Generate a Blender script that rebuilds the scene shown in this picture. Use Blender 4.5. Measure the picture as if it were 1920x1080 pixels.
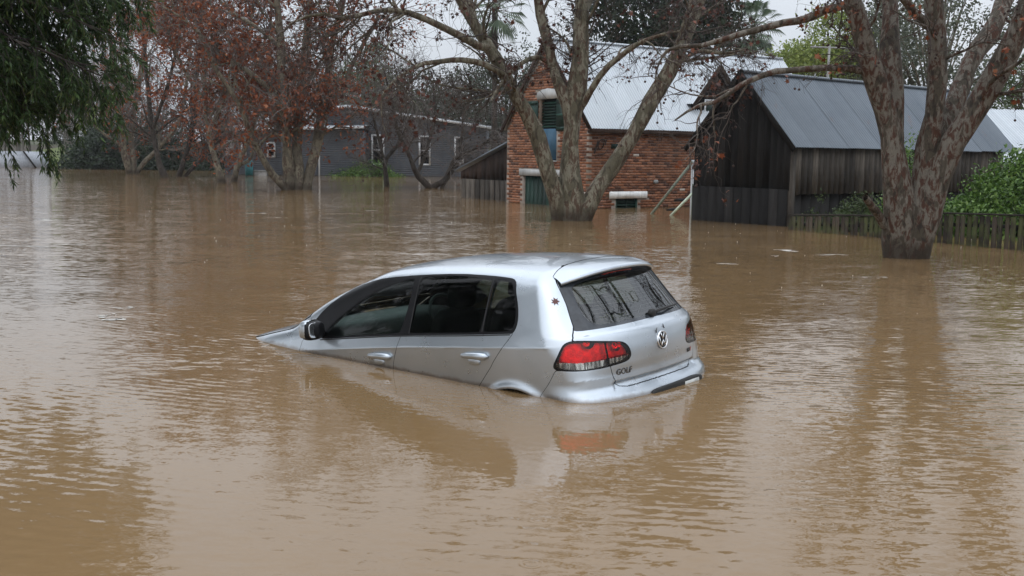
import bpy, math, random
import numpy as np
from mathutils import Vector, Matrix

# ------------------------------------------------------------------ camera, sky, sun, exposure
scene = bpy.context.scene
for o in list(bpy.data.objects):
    bpy.data.objects.remove(o, do_unlink=True)
C = scene.collection
EYE, PITCH, ROLL, FPX = 1.6648, 0.1262, 0.0127, 1979.96      # metres above the flood water; radians; pixels of a 1920 wide frame
cam_data = bpy.data.cameras.new('camera')
cam_data.sensor_width = 36.0
cam_data.lens = 36.0 * FPX / 1920.0
cam_data.clip_start, cam_data.clip_end = 0.1, 3000.0
cam = bpy.data.objects.new('camera', cam_data)
C.objects.link(cam)
_r = Vector((1, 0, 0))
_f = Vector((0, math.cos(PITCH), -math.sin(PITCH)))
_u = Vector((0, math.sin(PITCH), math.cos(PITCH)))
_cr, _sr = math.cos(ROLL), math.sin(ROLL)
_R, _U = _r * _cr + _u * _sr, _u * _cr - _r * _sr
cam.matrix_world = Matrix(((_R.x, _U.x, -_f.x, 0), (_R.y, _U.y, -_f.y, 0), (_R.z, _U.z, -_f.z, EYE), (0, 0, 0, 1)))
scene.camera = cam

SUN_EL, SUN_AZ = math.radians(58), math.radians(205)          # azimuth from +Y, clockwise
world = bpy.data.worlds.new('World')
scene.world = world
world.use_nodes = True
wn, wl = world.node_tree.nodes, world.node_tree.links
bg = wn['Background']
sky = wn.new('ShaderNodeTexSky')
sky.sky_type = 'NISHITA'
sky.sun_disc = False
sky.sun_elevation, sky.sun_rotation = SUN_EL, SUN_AZ
sky.air_density, sky.dust_density = 1.5, 4.0
wmix = wn.new('ShaderNodeMix')
wmix.data_type = 'RGBA'
wmix.inputs[0].default_value = 0.90                            # closed cloud layer over the clear sky
wtc = wn.new('ShaderNodeTexCoord')
wnoise = wn.new('ShaderNodeTexNoise')
wnoise.inputs['Scale'].default_value = 2.2
wnoise.inputs['Detail'].default_value = 4.0
wramp = wn.new('ShaderNodeValToRGB')
wramp.color_ramp.elements[0].position, wramp.color_ramp.elements[1].position = 0.3, 0.75
wramp.color_ramp.elements[0].color = (7.3, 7.9, 8.8, 1)
wramp.color_ramp.elements[1].color = (8.9, 9.3, 9.9, 1)
wl.new(wtc.outputs['Generated'], wnoise.inputs['Vector'])
wl.new(wnoise.outputs['Fac'], wramp.inputs[0])
wl.new(sky.outputs[0], wmix.inputs[6])
wl.new(wramp.outputs[0], wmix.inputs[7])
# overcast luminance: brightest overhead, dimmer towards the horizon
wsep = wn.new('ShaderNodeSeparateXYZ')
wl.new(wtc.outputs['Generated'], wsep.inputs[0])
wmax = wn.new('ShaderNodeMath'); wmax.operation = 'MAXIMUM'; wmax.inputs[1].default_value = 0.0
wl.new(wsep.outputs['Z'], wmax.inputs[0])
wgr = wn.new('ShaderNodeMath'); wgr.operation = 'MULTIPLY_ADD'; wgr.inputs[1].default_value = 1.45; wgr.inputs[2].default_value = 0.70
wl.new(wmax.outputs[0], wgr.inputs[0])
wmul = wn.new('ShaderNodeVectorMath'); wmul.operation = 'SCALE'
wl.new(wmix.outputs[2], wmul.inputs[0]); wl.new(wgr.outputs[0], wmul.inputs['Scale'])
wl.new(wmul.outputs[0], bg.inputs['Color'])
bg.inputs['Strength'].default_value = 0.10
sun_data = bpy.data.lights.new('sun', 'SUN')
sun_data.energy = 0.5
sun_data.angle = math.radians(160)
sun_data.color = (1.0, 0.98, 0.95)
sun = bpy.data.objects.new('sun', sun_data)
C.objects.link(sun)
_sd = Vector((math.sin(SUN_AZ) * math.cos(SUN_EL), math.cos(SUN_AZ) * math.cos(SUN_EL), math.sin(SUN_EL)))
sun.rotation_euler = _sd.to_track_quat('Z', 'Y').to_euler()
scene.view_settings.view_transform = 'Standard'
scene.view_settings.look = 'None'
scene.view_settings.exposure = 0.2
scene.view_settings.gamma = 1.0
scene.render.engine = 'CYCLES'
scene.cycles.use_denoising = True
scene.cycles.max_bounces = 5
scene.cycles.volume_bounces = 0
scene.cycles.diffuse_bounces = 2
scene.cycles.glossy_bounces = 3
scene.cycles.transparent_max_bounces = 24
scene.cycles.caustics_reflective = False
scene.cycles.caustics_refractive = False
rng = np.random.default_rng(11)
random.seed(11)

# ------------------------------------------------------------------ helpers
def ray(px, py):
    """world direction of a pixel of the 1920x1080 frame, scaled to unit depth along +Y of the level camera"""
    a, b = px - 960.0, py - 540.0
    u, v = a * _cr + b * _sr, -a * _sr + b * _cr
    d = _r * (u / FPX) + _f + _u * (-v / FPX)
    return d
def water_at(px, py):
    d = ray(px, py)
    t = -EYE / d.z
    return Vector((d.x * t, d.y * t, 0))
def at(px, py, Y):
    d = ray(px, py)
    t = Y / d.y
    return Vector((d.x * t, d.y * t, EYE + d.z * t))

def mesh(name, V, faces, mats=None, normals=None, smooth=False, midx=None):
    """faces: list of integer arrays, each (m, k)"""
    V = np.asarray(V, np.float32)
    if not isinstance(faces, (list, tuple)):
        faces = [faces]
    faces = [np.asarray(f, np.int32) for f in faces if len(f)]
    me = bpy.data.meshes.new(name)
    me.vertices.add(len(V))
    me.vertices.foreach_set('co', V.ravel())
    if faces:
        lv = np.concatenate([f.ravel() for f in faces])
        tot = np.concatenate([np.full(len(f), f.shape[1], np.int32) for f in faces])
        st = np.concatenate([[0], np.cumsum(tot)[:-1]]).astype(np.int32)
        me.loops.add(len(lv))
        me.loops.foreach_set('vertex_index', lv)
        me.polygons.add(len(tot))
        me.polygons.foreach_set('loop_start', st)
        me.polygons.foreach_set('loop_total', tot)
        if midx is not None:
            me.polygons.foreach_set('material_index', np.asarray(midx, np.int32))
    me.update(calc_edges=True)
    me.validate()
    if smooth or normals is not None:
        me.polygons.foreach_set('use_smooth', np.ones(len(me.polygons), bool))
    if normals is not None and len(me.vertices) == len(normals):
        me.normals_split_custom_set_from_vertices(np.asarray(normals, np.float32))
    for m in ([] if mats is None else mats if isinstance(mats, (list, tuple)) else [mats]):
        me.materials.append(m)
    return me
def obj(name, me, parent=None, loc=None, rot=None):
    o = bpy.data.objects.new(name, me)
    C.objects.link(o)
    if parent is not None:
        o.parent = parent
    if loc is not None:
        o.location = loc
    if rot is not None:
        o.rotation_euler = rot
    return o
def thing(name, label, cat, loc=(0, 0, 0), rotz=0.0, group=None):
    o = obj(name, None, None, loc, (0, 0, rotz))
    return tag(o, label, cat, group)
def tag(o, label, cat, group=None, kind=None):
    o['label'] = label
    if cat:
        o['category'] = cat
    if group:
        o['group'] = group
    if kind:
        o['kind'] = kind
    return o

BOXF = np.array([[0, 3, 2, 1], [4, 5, 6, 7], [0, 1, 5, 4], [1, 2, 6, 5], [2, 3, 7, 6], [3, 0, 4, 7]])
def box(lo, hi):
    (a, b, c), (d, e, f) = lo, hi
    return np.array([[a, b, c], [d, b, c], [d, e, c], [a, e, c], [a, b, f], [d, b, f], [d, e, f], [a, e, f]], float), BOXF
def join(parts):
    """[(V, F quads)] -> V, F"""
    Vs, Fs, n = [], [], 0
    for V, F in parts:
        Vs.append(np.asarray(V, float)); Fs.append(np.asarray(F) + n); n += len(V)
    return np.concatenate(Vs), np.concatenate(Fs)
def beam(a, b, w, h, up=(0, 0, 1)):
    """square bar from a to b"""
    a, b = Vector(a), Vector(b)
    t = (b - a).normalized()
    s = t.cross(Vector(up))
    s = s.normalized() if s.length > 1e-6 else Vector((1, 0, 0))
    n = s.cross(t)
    P = []
    for c in (a, b):
        for i, j in ((-1, -1), (1, -1), (1, 1), (-1, 1)):
            P.append(c + s * (i * w / 2) + n * (j * h / 2))
    return np.array([tuple(p) for p in P]), BOXF
def rounded_box(size, r=0.2, n=6, power=4.0):
    """superellipsoid block, centred, for cushions, handles and housings"""
    u = np.linspace(-math.pi / 2, math.pi / 2, 2 * n + 1)
    v = np.linspace(-math.pi, math.pi, 4 * n + 1)[:-1]
    e = 2.0 / power
    cu, su = np.sign(np.cos(u)) * np.abs(np.cos(u)) ** e, np.sign(np.sin(u)) * np.abs(np.sin(u)) ** e
    cv, sv = np.sign(np.cos(v)) * np.abs(np.cos(v)) ** e, np.sign(np.sin(v)) * np.abs(np.sin(v)) ** e
    X = cu[:, None] * cv[None]; Y = cu[:, None] * sv[None]; Z = np.repeat(su[:, None], len(v), 1)
    V = np.stack([X * size[0] / 2, Y * size[1] / 2, Z * size[2] / 2], -1).reshape(-1, 3)
    m = len(v); F = []
    for i in range(2 * n):
        for j in range(m):
            F.append((i * m + j, i * m + (j + 1) % m, (i + 1) * m + (j + 1) % m, (i + 1) * m + j))
    return V, np.array(F)
def lathe(prof, n=24, axis='z'):
    """prof [(r, h)] -> V, F; open ended"""
    a = np.linspace(0, 2 * math.pi, n, endpoint=False)
    V = np.array([[r * math.cos(t), r * math.sin(t), h] for r, h in prof for t in a])
    F = [(i * n + j, i * n + (j + 1) % n, (i + 1) * n + (j + 1) % n, (i + 1) * n + j) for i in range(len(prof) - 1) for j in range(n)]
    if axis == 'x':
        V = V[:, [2, 0, 1]]
    if axis == 'y':
        V = V[:, [1, 2, 0]]
    return V, np.array(F)
def tubes(polys, k):
    """polys: list of (pts n x 3, radii n). One V, F for all of them, k sided."""
    Vs, Fs, off = [], [], 0
    by = {}
    for p, r in polys:
        by.setdefault(len(r), []).append((p, r))
    ang = np.linspace(0, 2 * math.pi, k, endpoint=False)
    ca, sa = np.cos(ang), np.sin(ang)
    for n, L in by.items():
        P = np.array([p for p, _ in L], float); Rr = np.array([r for _, r in L], float)
        T = np.gradient(P, axis=1)
        T /= np.maximum(np.linalg.norm(T, axis=2, keepdims=True), 1e-9)
        mean = P[:, -1] - P[:, 0]
        ref = np.where((np.abs(mean[:, 2:3]) > 0.8 * np.linalg.norm(mean, axis=1, keepdims=True)), np.array([[1.0, 0.13, 0]]), np.array([[0.05, 0.1, 1.0]]))
        U = np.cross(T, ref[:, None, :]); U /= np.maximum(np.linalg.norm(U, axis=2, keepdims=True), 1e-9)
        W = np.cross(T, U)
        ring = P[:, :, None, :] + Rr[:, :, None, None] * (U[:, :, None, :] * ca[None, None, :, None] + W[:, :, None, :] * sa[None, None, :, None])
        m = len(L)
        Vs.append(ring.reshape(-1, 3))
        base = (np.arange(m) * n * k)[:, None, None] + (np.arange(n - 1) * k)[None, :, None]
        j = np.arange(k)[None, None, :]; j2 = (j + 1) % k
        F = np.stack([base + j, base + j2, base + k + j2, base + k + j], -1).reshape(-1, 4) + off
        Fs.append(F); off += m * n * k
    return np.concatenate(Vs), np.concatenate(Fs)
def catmull(pts, n):
    """pts (m, d) -> n samples along a Catmull-Rom curve"""
    P = np.asarray(pts, float)
    P = np.vstack([2 * P[0] - P[1], P, 2 * P[-1] - P[-2]])
    m = len(P) - 3
    s = np.linspace(0, m - 1e-9, n); i = s.astype(int); t = (s - i)[:, None]
    a, b, c, d = P[i], P[i + 1], P[i + 2], P[i + 3]
    return 0.5 * (2 * b + (c - a) * t + (2 * a - 5 * b + 4 * c - d) * t ** 2 + (3 * b - a - 3 * c + d) * t ** 3)

# ------------------------------------------------------------------ materials
class N:
    """a material under construction"""
    def __init__(self, name):
        self.m = bpy.data.materials.new(name); self.m.use_nodes = True
        self.t = self.m.node_tree; self.b = self.t.nodes['Principled BSDF']; self.out = self.t.nodes['Material Output']
    def n(self, kind, **kw):
        x = self.t.nodes.new(kind)
        for k, v in kw.items():
            setattr(x, k, v)
        return x
    def link(self, a, b):
        self.t.links.new(a, b)
    def set(self, **kw):
        for k, v in kw.items():
            k = {'base': 'Base Color', 'rough': 'Roughness', 'metal': 'Metallic', 'spec': 'Specular IOR Level', 'coat': 'Coat Weight', 'coatr': 'Coat Roughness', 'ior': 'IOR'}.get(k, k)
            self.b.inputs[k].default_value = (*v, 1) if isinstance(v, tuple) and len(v) == 3 else v
        return self
    def coord(self, kind='Object', scale=(1, 1, 1), rot=(0, 0, 0), geo=False):
        if geo:
            src = self.n('ShaderNodeNewGeometry').outputs['Position']
        else:
            src = self.n('ShaderNodeTexCoord').outputs[kind]
        mp = self.n('ShaderNodeMapping')
        mp.inputs['Scale'].default_value = scale; mp.inputs['Rotation'].default_value = rot
        self.link(src, mp.inputs[0])
        return mp.outputs[0]
    def noise(self, vec, scale, detail=4, rough=0.5, dist=0.0):
        x = self.n('ShaderNodeTexNoise')
        x.inputs['Scale'].default_value = scale; x.inputs['Detail'].default_value = detail
        x.inputs['Roughness'].default_value = rough; x.inputs['Distortion'].default_value = dist
        self.link(vec, x.inputs['Vector'])
        return x.outputs['Fac']
    def ramp(self, fac, stops, interp='LINEAR'):
        x = self.n('ShaderNodeValToRGB'); x.color_ramp.interpolation = interp
        e = x.color_ramp.elements
        while len(e) < len(stops):
            e.new(0.5)
        for el, (p, c) in zip(e, stops):
            el.position = p; el.color = (*c, 1) if len(c) == 3 else c
        self.link(fac, x.inputs[0])
        return x.outputs[0]
    def mix(self, fac, a, b, mode='MIX'):
        x = self.n('ShaderNodeMix', data_type='RGBA', blend_type=mode)
        for i, v in ((0, fac), (6, a), (7, b)):
            if hasattr(v, 'is_linked'):
                self.link(v, x.inputs[i])
            else:
                x.inputs[i].default_value = v if i == 0 else (*v, 1)
        return x.outputs[2]
    def math(self, op, a, b=0.0, clamp=False):
        x = self.n('ShaderNodeMath', operation=op, use_clamp=clamp)
        for i, v in ((0, a), (1, b)):
            if hasattr(v, 'is_linked'):
                self.link(v, x.inputs[i])
            else:
                x.inputs[i].default_value = v
        return x.outputs[0]
    def rand(self):
        return self.n('ShaderNodeNewGeometry').outputs['Random Per Island']
    def base(self, out):
        self.link(out, self.b.inputs['Base Color']); return self
    def bump(self, h, strength=0.3, dist=0.02):
        x = self.n('ShaderNodeBump'); x.inputs['Strength'].default_value = strength; x.inputs['Distance'].default_value = dist
        self.link(h, x.inputs['Height']); self.link(x.outputs[0], self.b.inputs['Normal'])
        return self
def plain(name, base, rough=0.6, metal=0.0, var=0.25, scale=6.0, **kw):
    """one colour with soft uneven wear"""
    x = N(name); x.set(rough=rough, metal=metal, **kw)
    f = x.noise(x.coord(), scale, 5, 0.6)
    lo = tuple(c * (1 - var) for c in base); hi = tuple(min(1, c * (1 + var)) for c in base)
    x.base(x.ramp(f, [(0.3, lo), (0.7, hi)]))
    return x.m
# ------------------------------------------------------------------ the car: its surface as one smooth implicit shape (metres; x forward, y to its left, z up)
_PC={}
def pchip(x,xs,ys):
    """monotone cubic through (xs, ys), slopes cached"""
    key=(tuple(xs),tuple(ys))
    if key not in _PC:
        xs=np.asarray(xs,float); ys=np.asarray(ys,float)
        h=np.diff(xs); d=np.diff(ys)/h
        m=np.zeros(len(xs)); m[0]=d[0]; m[-1]=d[-1]
        for i in range(1,len(xs)-1):
            if d[i-1]*d[i]>0:
                w1=2*h[i]+h[i-1]; w2=h[i]+2*h[i-1]; m[i]=(w1+w2)/(w1/d[i-1]+w2/d[i])
        _PC[key]=(xs,ys,h,m)
    xs,ys,h,m=_PC[key]
    x=np.asarray(x,float); xc=np.clip(x,xs[0],xs[-1])
    i=np.clip(np.searchsorted(xs,xc)-1,0,len(xs)-2)
    t=(xc-xs[i])/h[i]
    r=(2*t**3-3*t**2+1)*ys[i]+(t**3-2*t**2+t)*h[i]*m[i]+(-2*t**3+3*t**2)*ys[i+1]+(t**3-t**2)*h[i]*m[i+1]
    return r+np.where(x<xs[0],(x-xs[0])*m[0],0)+np.where(x>xs[-1],(x-xs[-1])*m[-1],0)
def smax(a,b,k):
    h=np.clip(.5+.5*(a-b)/k,0,1); return b+(a-b)*h+k*h*(1-h)
def smin(a,b,k): return -smax(-a,-b,k)
def zcrease(x): return pchip(x,[-1,-.46,.427,.922,1.559,2.217,3.0,3.5],[.972,.955,.931,.912,.874,.828,.76,.70])
def zbelt(x): return pchip(x,[-.6,-.06,1.04,2.0,3],[1.055,1.036,.993,.929,.86])
AX=(-.045,2.533)
def Ys(x,z):
    W=pchip(x,[-.9,-.7,-.5,-.3,0,.4,1,1.8,2.3,2.8,3.2,3.5],[.755,.80,.838,.860,.876,.885,.888,.887,.880,.862,.80,.68])
    zc=zcrease(x); zb=zbelt(x)
    d=zc-z
    lo=-.035*d-.085*d*np.abs(d)
    u=z-zc; g=z-zb
    up=-.34*u-.11*.5*(g+np.sqrt(g*g+.0009))
    k=.012
    t=np.clip(.5+.5*u/k,0,1)
    prof=np.where(u<-k,lo,np.where(u>k,up,lo*(1-t)+up*t))
    fl=0
    for a in AX:
        r=np.hypot(x-a,z-.31)
        fl=fl+.020*np.exp(-((r-.352)/.034)**2)*np.clip((z-.25)/.2,0,1)
    bz=np.clip((.70-z)/.14,0,1); bx=np.clip((-.30-x)/.25,0,1)
    return W+prof+fl+.035*bz*bz*(3-2*bz)*bx*bx*(3-2*bx)
def top(x,y):
    ay=np.abs(y)
    roof=pchip(x,[-.7,-.45,-.2,.1,.5,.9,1.25,1.5,1.9],[1.420,1.458,1.491,1.514,1.530,1.531,1.512,1.478,1.37])-.030*(y/.55)**2-.05*(ay/.68)**8
    ws=1.035+.462*(2.47-x-.22*y*y)+.05*np.sin(np.clip((2.47-x)/.9,0,1)*np.pi)
    hood=pchip(x,[2.0,2.25,2.5,2.9,3.2,3.4,3.5],[1.11,1.072,1.03,.962,.885,.77,.64])-.045*y*y-.03*(ay/.8)**6
    return smax(hood,smin(roof,ws,.05),.03)
RZ=[.20,.30,.42,.52,.575,.615,.66,.72,.80,.88,.96,1.005,1.03,1.07,1.39,1.46]
RX=[-.70,-.765,-.80,-.806,-.797,-.772,-.748,-.748,-.760,-.765,-.757,-.745,-.715,-.672,-.395,-.33]
def Xr(y,z):
    ay=np.abs(y)
    t=np.clip((.555-ay)/.05,0,1)                      # step under the tailgate's lower edge
    rec=.024*pchip(z,[.2,.622,.632,.664,.686,.75,1.6],[0,0,1,1,0,0,0])*t*t*(3-2*t)
    return pchip(z,RZ,RX)+rec+.17*ay**2+.20*ay**6+np.clip((z-.72)/.3,0,1)*.30*ay**4
def Xf(y,z): return 3.42-.30*y*y-.25*np.abs(y)**6-.25*np.clip(z-.6,0,1)**2
def bodyf(x,y,z):
    a=smax(np.abs(y)-Ys(x,z),z-top(x,y),.085)
    a=smax(a,Xr(y,z)-x,.075)
    a=smax(a,x-Xf(y,z),.12)
    return smax(a,.2-z,.05)
def grad(P,e=1e-4):
    x,y,z=P.T
    g=np.stack([bodyf(x+e,y,z)-bodyf(x-e,y,z),bodyf(x,y+e,z)-bodyf(x,y-e,z),bodyf(x,y,z+e)-bodyf(x,y,z-e)],1)
    return g/np.maximum(np.linalg.norm(g,axis=1,keepdims=True),1e-9)
def march(O,D,tmax=3.,n=60):
    # from inside outwards: coarse bracket then bisect
    lo=np.zeros(len(D)); hi=np.full(len(D),np.nan)
    ts=np.linspace(0,tmax,n+1)
    done=np.zeros(len(D),bool)
    for a,b in zip(ts[:-1],ts[1:]):
        P=O+D*b
        v=bodyf(P[:,0],P[:,1],P[:,2])
        new=(~done)&(v>0); lo[new]=a; hi[new]=b; done|=new
    hi=np.where(np.isnan(hi),tmax,hi)
    for i in range(26):
        m=.5*(lo+hi); P=O+D*m[:,None]; v=bodyf(P[:,0],P[:,1],P[:,2])
        lo=np.where(v<0,m,lo); hi=np.where(v<0,hi,m)
    return O+D*(.5*(lo+hi))[:,None]
def body_half():
    """left half of the body as triangles: rays cast outwards from a spine inside the cabin"""
    A, B = np.array([-0.10, 0, 0.88]), np.array([2.55, 0, 0.72])
    ph = np.concatenate([np.linspace(-math.pi / 2 + 1e-3, 0, 96), np.zeros(190), np.linspace(0, math.pi / 2 - 1e-3, 50)])
    s = np.concatenate([np.zeros(96), np.linspace(0, 1, 192)[1:-1], np.ones(50)])
    th = np.concatenate([np.linspace(0, math.radians(125), 180), np.linspace(math.radians(127), math.pi, 24)])
    O = A + (B - A) * s[:, None]
    D = np.stack([np.sin(ph)[:, None] + 0 * th, np.cos(ph)[:, None] * np.sin(th), np.cos(ph)[:, None] * np.cos(th)], -1)
    nu, nv = len(ph), len(th)
    P = march(np.repeat(O, nv, 0), D.reshape(-1, 3), 2.0, 26)
    P[:, 1] = np.maximum(P[:, 1], 0)
    i = (np.arange(nu - 1) * nv)[:, None] + np.arange(nv - 1)[None]
    i = i.ravel()
    T = np.concatenate([np.stack([i, i + nv, i + nv + 1], 1), np.stack([i, i + nv + 1, i + 1], 1)])
    return P, grad(P), T
def poly_sdf(P, poly):
    """signed distance to a closed polygon, positive inside"""
    x, y = P[:, 0], P[:, 1]
    d2 = np.full(len(P), 1e9); ins = np.zeros(len(P), bool)
    for (ax, ay), (bx, by) in zip(poly, np.roll(poly, -1, 0)):
        ex, ey = bx - ax, by - ay
        t = np.clip(((x - ax) * ex + (y - ay) * ey) / max(ex * ex + ey * ey, 1e-12), 0, 1)
        d2 = np.minimum(d2, (x - ax - t * ex) ** 2 + (y - ay - t * ey) ** 2)
        c = (ay > y) != (by > y)
        xi = ax + (y - ay) * ex / (ey if abs(ey) > 1e-12 else 1e-12)
        ins ^= c & (x < xi)
    return np.where(ins, 1, -1) * np.sqrt(d2)
def chaikin(pts, it=2):
    P = np.asarray(pts, float)
    for _ in range(it):
        Q = np.roll(P, -1, 0)
        P = np.stack([0.75 * P + 0.25 * Q, 0.25 * P + 0.75 * Q], 1).reshape(-1, 2)
    return P
class Surf:
    def __init__(self, V, Nn, T):
        self.V, self.N, self.T = V, Nn, T
        self.L = np.zeros(len(T), int)
    def split(self, field, frm, to):
        """triangles labelled in frm and lying where field > 0 get the label `to`; triangles that straddle are cut"""
        s = field(self.V)
        s = np.where(np.abs(s) < 2e-5, 2e-5, s)
        T, L = self.T, self.L
        cand = np.isin(L, frm)
        pos = s[T] > 0
        cnt = pos.sum(1)
        L = np.where(cand & (cnt == 3), to, L)
        mx = np.where(cand & (cnt > 0) & (cnt < 3))[0]
        if len(mx) == 0:
            self.L = L; return
        t, lab, ps = T[mx], self.L[mx], pos[mx]
        one = cnt[mx] == 1
        lone = np.where(one, ps.argmax(1), (~ps).argmax(1))
        r = np.arange(len(mx))
        a, b, c = t[r, lone], t[r, (lone + 1) % 3], t[r, (lone + 2) % 3]
        E = np.concatenate([np.stack([a, b], 1), np.stack([a, c], 1)])
        key = np.sort(E, 1)
        uq, inv = np.unique(key, axis=0, return_inverse=True)
        inv = inv.ravel()
        w = (s[uq[:, 0]] / (s[uq[:, 0]] - s[uq[:, 1]]))[:, None]
        nV = self.V[uq[:, 0]] * (1 - w) + self.V[uq[:, 1]] * w
        nN = self.N[uq[:, 0]] * (1 - w) + self.N[uq[:, 1]] * w
        nN /= np.linalg.norm(nN, axis=1, keepdims=True)
        n0 = len(self.V)
        self.V = np.concatenate([self.V, nV]); self.N = np.concatenate([self.N, nN])
        ab, ac = inv[:len(mx)] + n0, inv[len(mx):] + n0
        tri1 = np.stack([a, ab, ac], 1); tri2 = np.stack([ab, b, c], 1); tri3 = np.stack([ab, c, ac], 1)
        l1 = np.where(one, to, lab); l2 = np.where(one, lab, to)
        keep = np.ones(len(T), bool); keep[mx] = False
        self.T = np.concatenate([T[keep], tri1, tri2, tri3]); self.L = np.concatenate([L[keep], l1, l2, l2])
    def take(self, labels, inset=0.0):
        m = np.isin(self.L, labels)
        t = self.T[m]
        u, inv = np.unique(t, return_inverse=True)
        inv = inv.reshape(t.shape)
        return self.V[u] - self.N[u] * inset, self.N[u], inv
def both(V, Nn, T):
    """a left half together with its mirror image"""
    f = np.array([1, -1, 1])
    seam = np.abs(V[:, 1]) < 1e-7
    idx = np.where(seam, np.arange(len(V)), len(V) + np.cumsum(~seam) - 1)
    Nn = np.where(seam[:, None], Nn * [1, 0, 1], Nn)
    return np.concatenate([V, V[~seam] * f]), np.concatenate([Nn, Nn[~seam] * f]), np.concatenate([T, idx[T[:, ::-1]]])
def half(V, Nn, T, side):
    f = np.array([1, side, 1])
    return V * f, Nn * f, (T if side > 0 else T[:, ::-1])

# car materials
x = N('silver_paint'); x.set(metal=0.82, rough=0.30, coat=0.8, coatr=0.04)
_n = x.noise(x.coord(), 2.5, 6, 0.65); _m = x.noise(x.coord(), 900, 1)
x.base(x.mix(x.math('MULTIPLY', _m, 0.05), x.ramp(_n, [(0.3, (0.425, 0.475, 0.52)), (0.7, (0.485, 0.53, 0.575))]), (0.85, 0.87, 0.9)))
x.link(x.ramp(x.noise(x.coord(scale=(1, 1, 1)), 7, 6, 0.7), [(0.35, (0.27,) * 3), (0.7, (0.31,) * 3)]), x.b.inputs['Roughness'])
_sz = x.n('ShaderNodeSeparateXYZ'); x.link(x.n('ShaderNodeNewGeometry').outputs['Position'], _sz.inputs[0])
_hn = x.math('ADD', _sz.outputs['Z'], x.math('MULTIPLY', x.noise(x.coord(scale=(1, 1, .4)), 9, 5, .7), -.06))
_old = x.b.inputs['Base Color'].links[0].from_socket
x.base(x.mix(x.ramp(x.math('ADD', _hn, .5), [(.478, (.6,) * 3), (.502, (0,) * 3)]), _old, (.16, .105, .06)))   # silt left just above the water
M_PAINT = x.m
M_TRIM = plain('black_trim', (0.006, 0.006, 0.007), 0.35, var=0.3, spec=.2)
M_RUBBER = plain('black_rubber', (0.012, 0.012, 0.012), 0.7)
M_GAP = plain('gap_shadow_rubber', (0.006, 0.006, 0.006), 0.9)
M_CHROME = plain('chrome', (0.72, 0.73, 0.74), 0.12, 1.0, var=0.05)
M_DARKCHROME = plain('dark_chrome', (0.16, 0.16, 0.16), 0.25, 1.0, var=0.1)
M_CABIN = plain('charcoal_cabin_cloth', (0.022, 0.023, 0.024), 0.85, scale=30)
M_DASH = plain('grey_dash_plastic', (0.035, 0.036, 0.037), 0.6, scale=12)
def glassy(name, tint, rough=0.02, ior=1.5, dirt=0.0):
    x = N(name)
    tr = x.n('ShaderNodeBsdfTransparent'); tr.inputs[0].default_value = (*tint, 1)
    gl = x.n('ShaderNodeBsdfGlossy'); gl.inputs['Roughness'].default_value = rough
    fr = x.n('ShaderNodeFresnel'); fr.inputs['IOR'].default_value = ior
    mx = x.n('ShaderNodeMixShader')
    x.link(fr.outputs[0], mx.inputs[0]); x.link(tr.outputs[0], mx.inputs[1]); x.link(gl.outputs[0], mx.inputs[2])
    out = mx.outputs[0]
    if dirt:
        df = x.n('ShaderNodeBsdfDiffuse'); df.inputs[0].default_value = (0.42, 0.44, 0.44, 1)
        m2 = x.n('ShaderNodeMixShader')
        x.link(x.ramp(x.noise(x.coord(), 9, 6, 0.7), [(0.35, (0,) * 3), (0.8, (dirt,) * 3)]), m2.inputs[0])
        x.link(out, m2.inputs[1]); x.link(df.outputs[0], m2.inputs[2]); out = m2.outputs[0]
    x.link(out, x.out.inputs[0])
    return x.m
M_GLASS = glassy('tinted_side_glass', (0.66, 0.78, 0.74), ior=1.33, dirt=0.015)
M_PRIVACY = glassy('dark_rear_side_glass', (0.26, 0.31, 0.29), ior=1.33, dirt=0.012)
M_REARGLASS = glassy('green_rear_glass', (0.50, 0.60, 0.58), ior=1.85, dirt=0.03)
M_REDLENS = glassy('red_lens', (1.0, 0.035, 0.03), 0.06)
M_CLEARLENS = glassy('clear_lens', (0.85, 0.86, 0.84), 0.04)
x = N('lamp_reflector'); x.set(metal=0.35, rough=0.25); _w = x.noise(x.coord(), 22, 3, .6); x.base(x.ramp(_w, [(.35, (.60, .58, .56)), (.65, (.95, .93, .9))])); x.bump(_w, 0.5, 0.02)
M_LAMPBOWL = x.m
x = N('fluted_reflector'); x.set(metal=0.8, rough=0.2); _w = x.noise(x.coord(scale=(1, 1, .12)), 38, 2, .5); x.base(x.ramp(_w, [(.35, (.16, .15, .14)), (.6, (.75, .74, .72))])); x.bump(_w, 1.0, .02)
M_FLUTED = x.m
M_FRIT = plain('black_glass_border', (0.030, 0.034, 0.040), 0.12, var=0.4, scale=9)

CAR = thing('car', 'silver five door hatchback sunk nose down in the brown flood water', 'car')
CAR.matrix_world = (Matrix.Translation((0.5733, 7.9664, -0.6071)) @ Matrix.Rotation(2.4499, 4, 'Z') @ Matrix.Rotation(0.0847, 4, 'Y') @ Matrix.Rotation(-0.0248, 4, 'X'))

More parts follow.
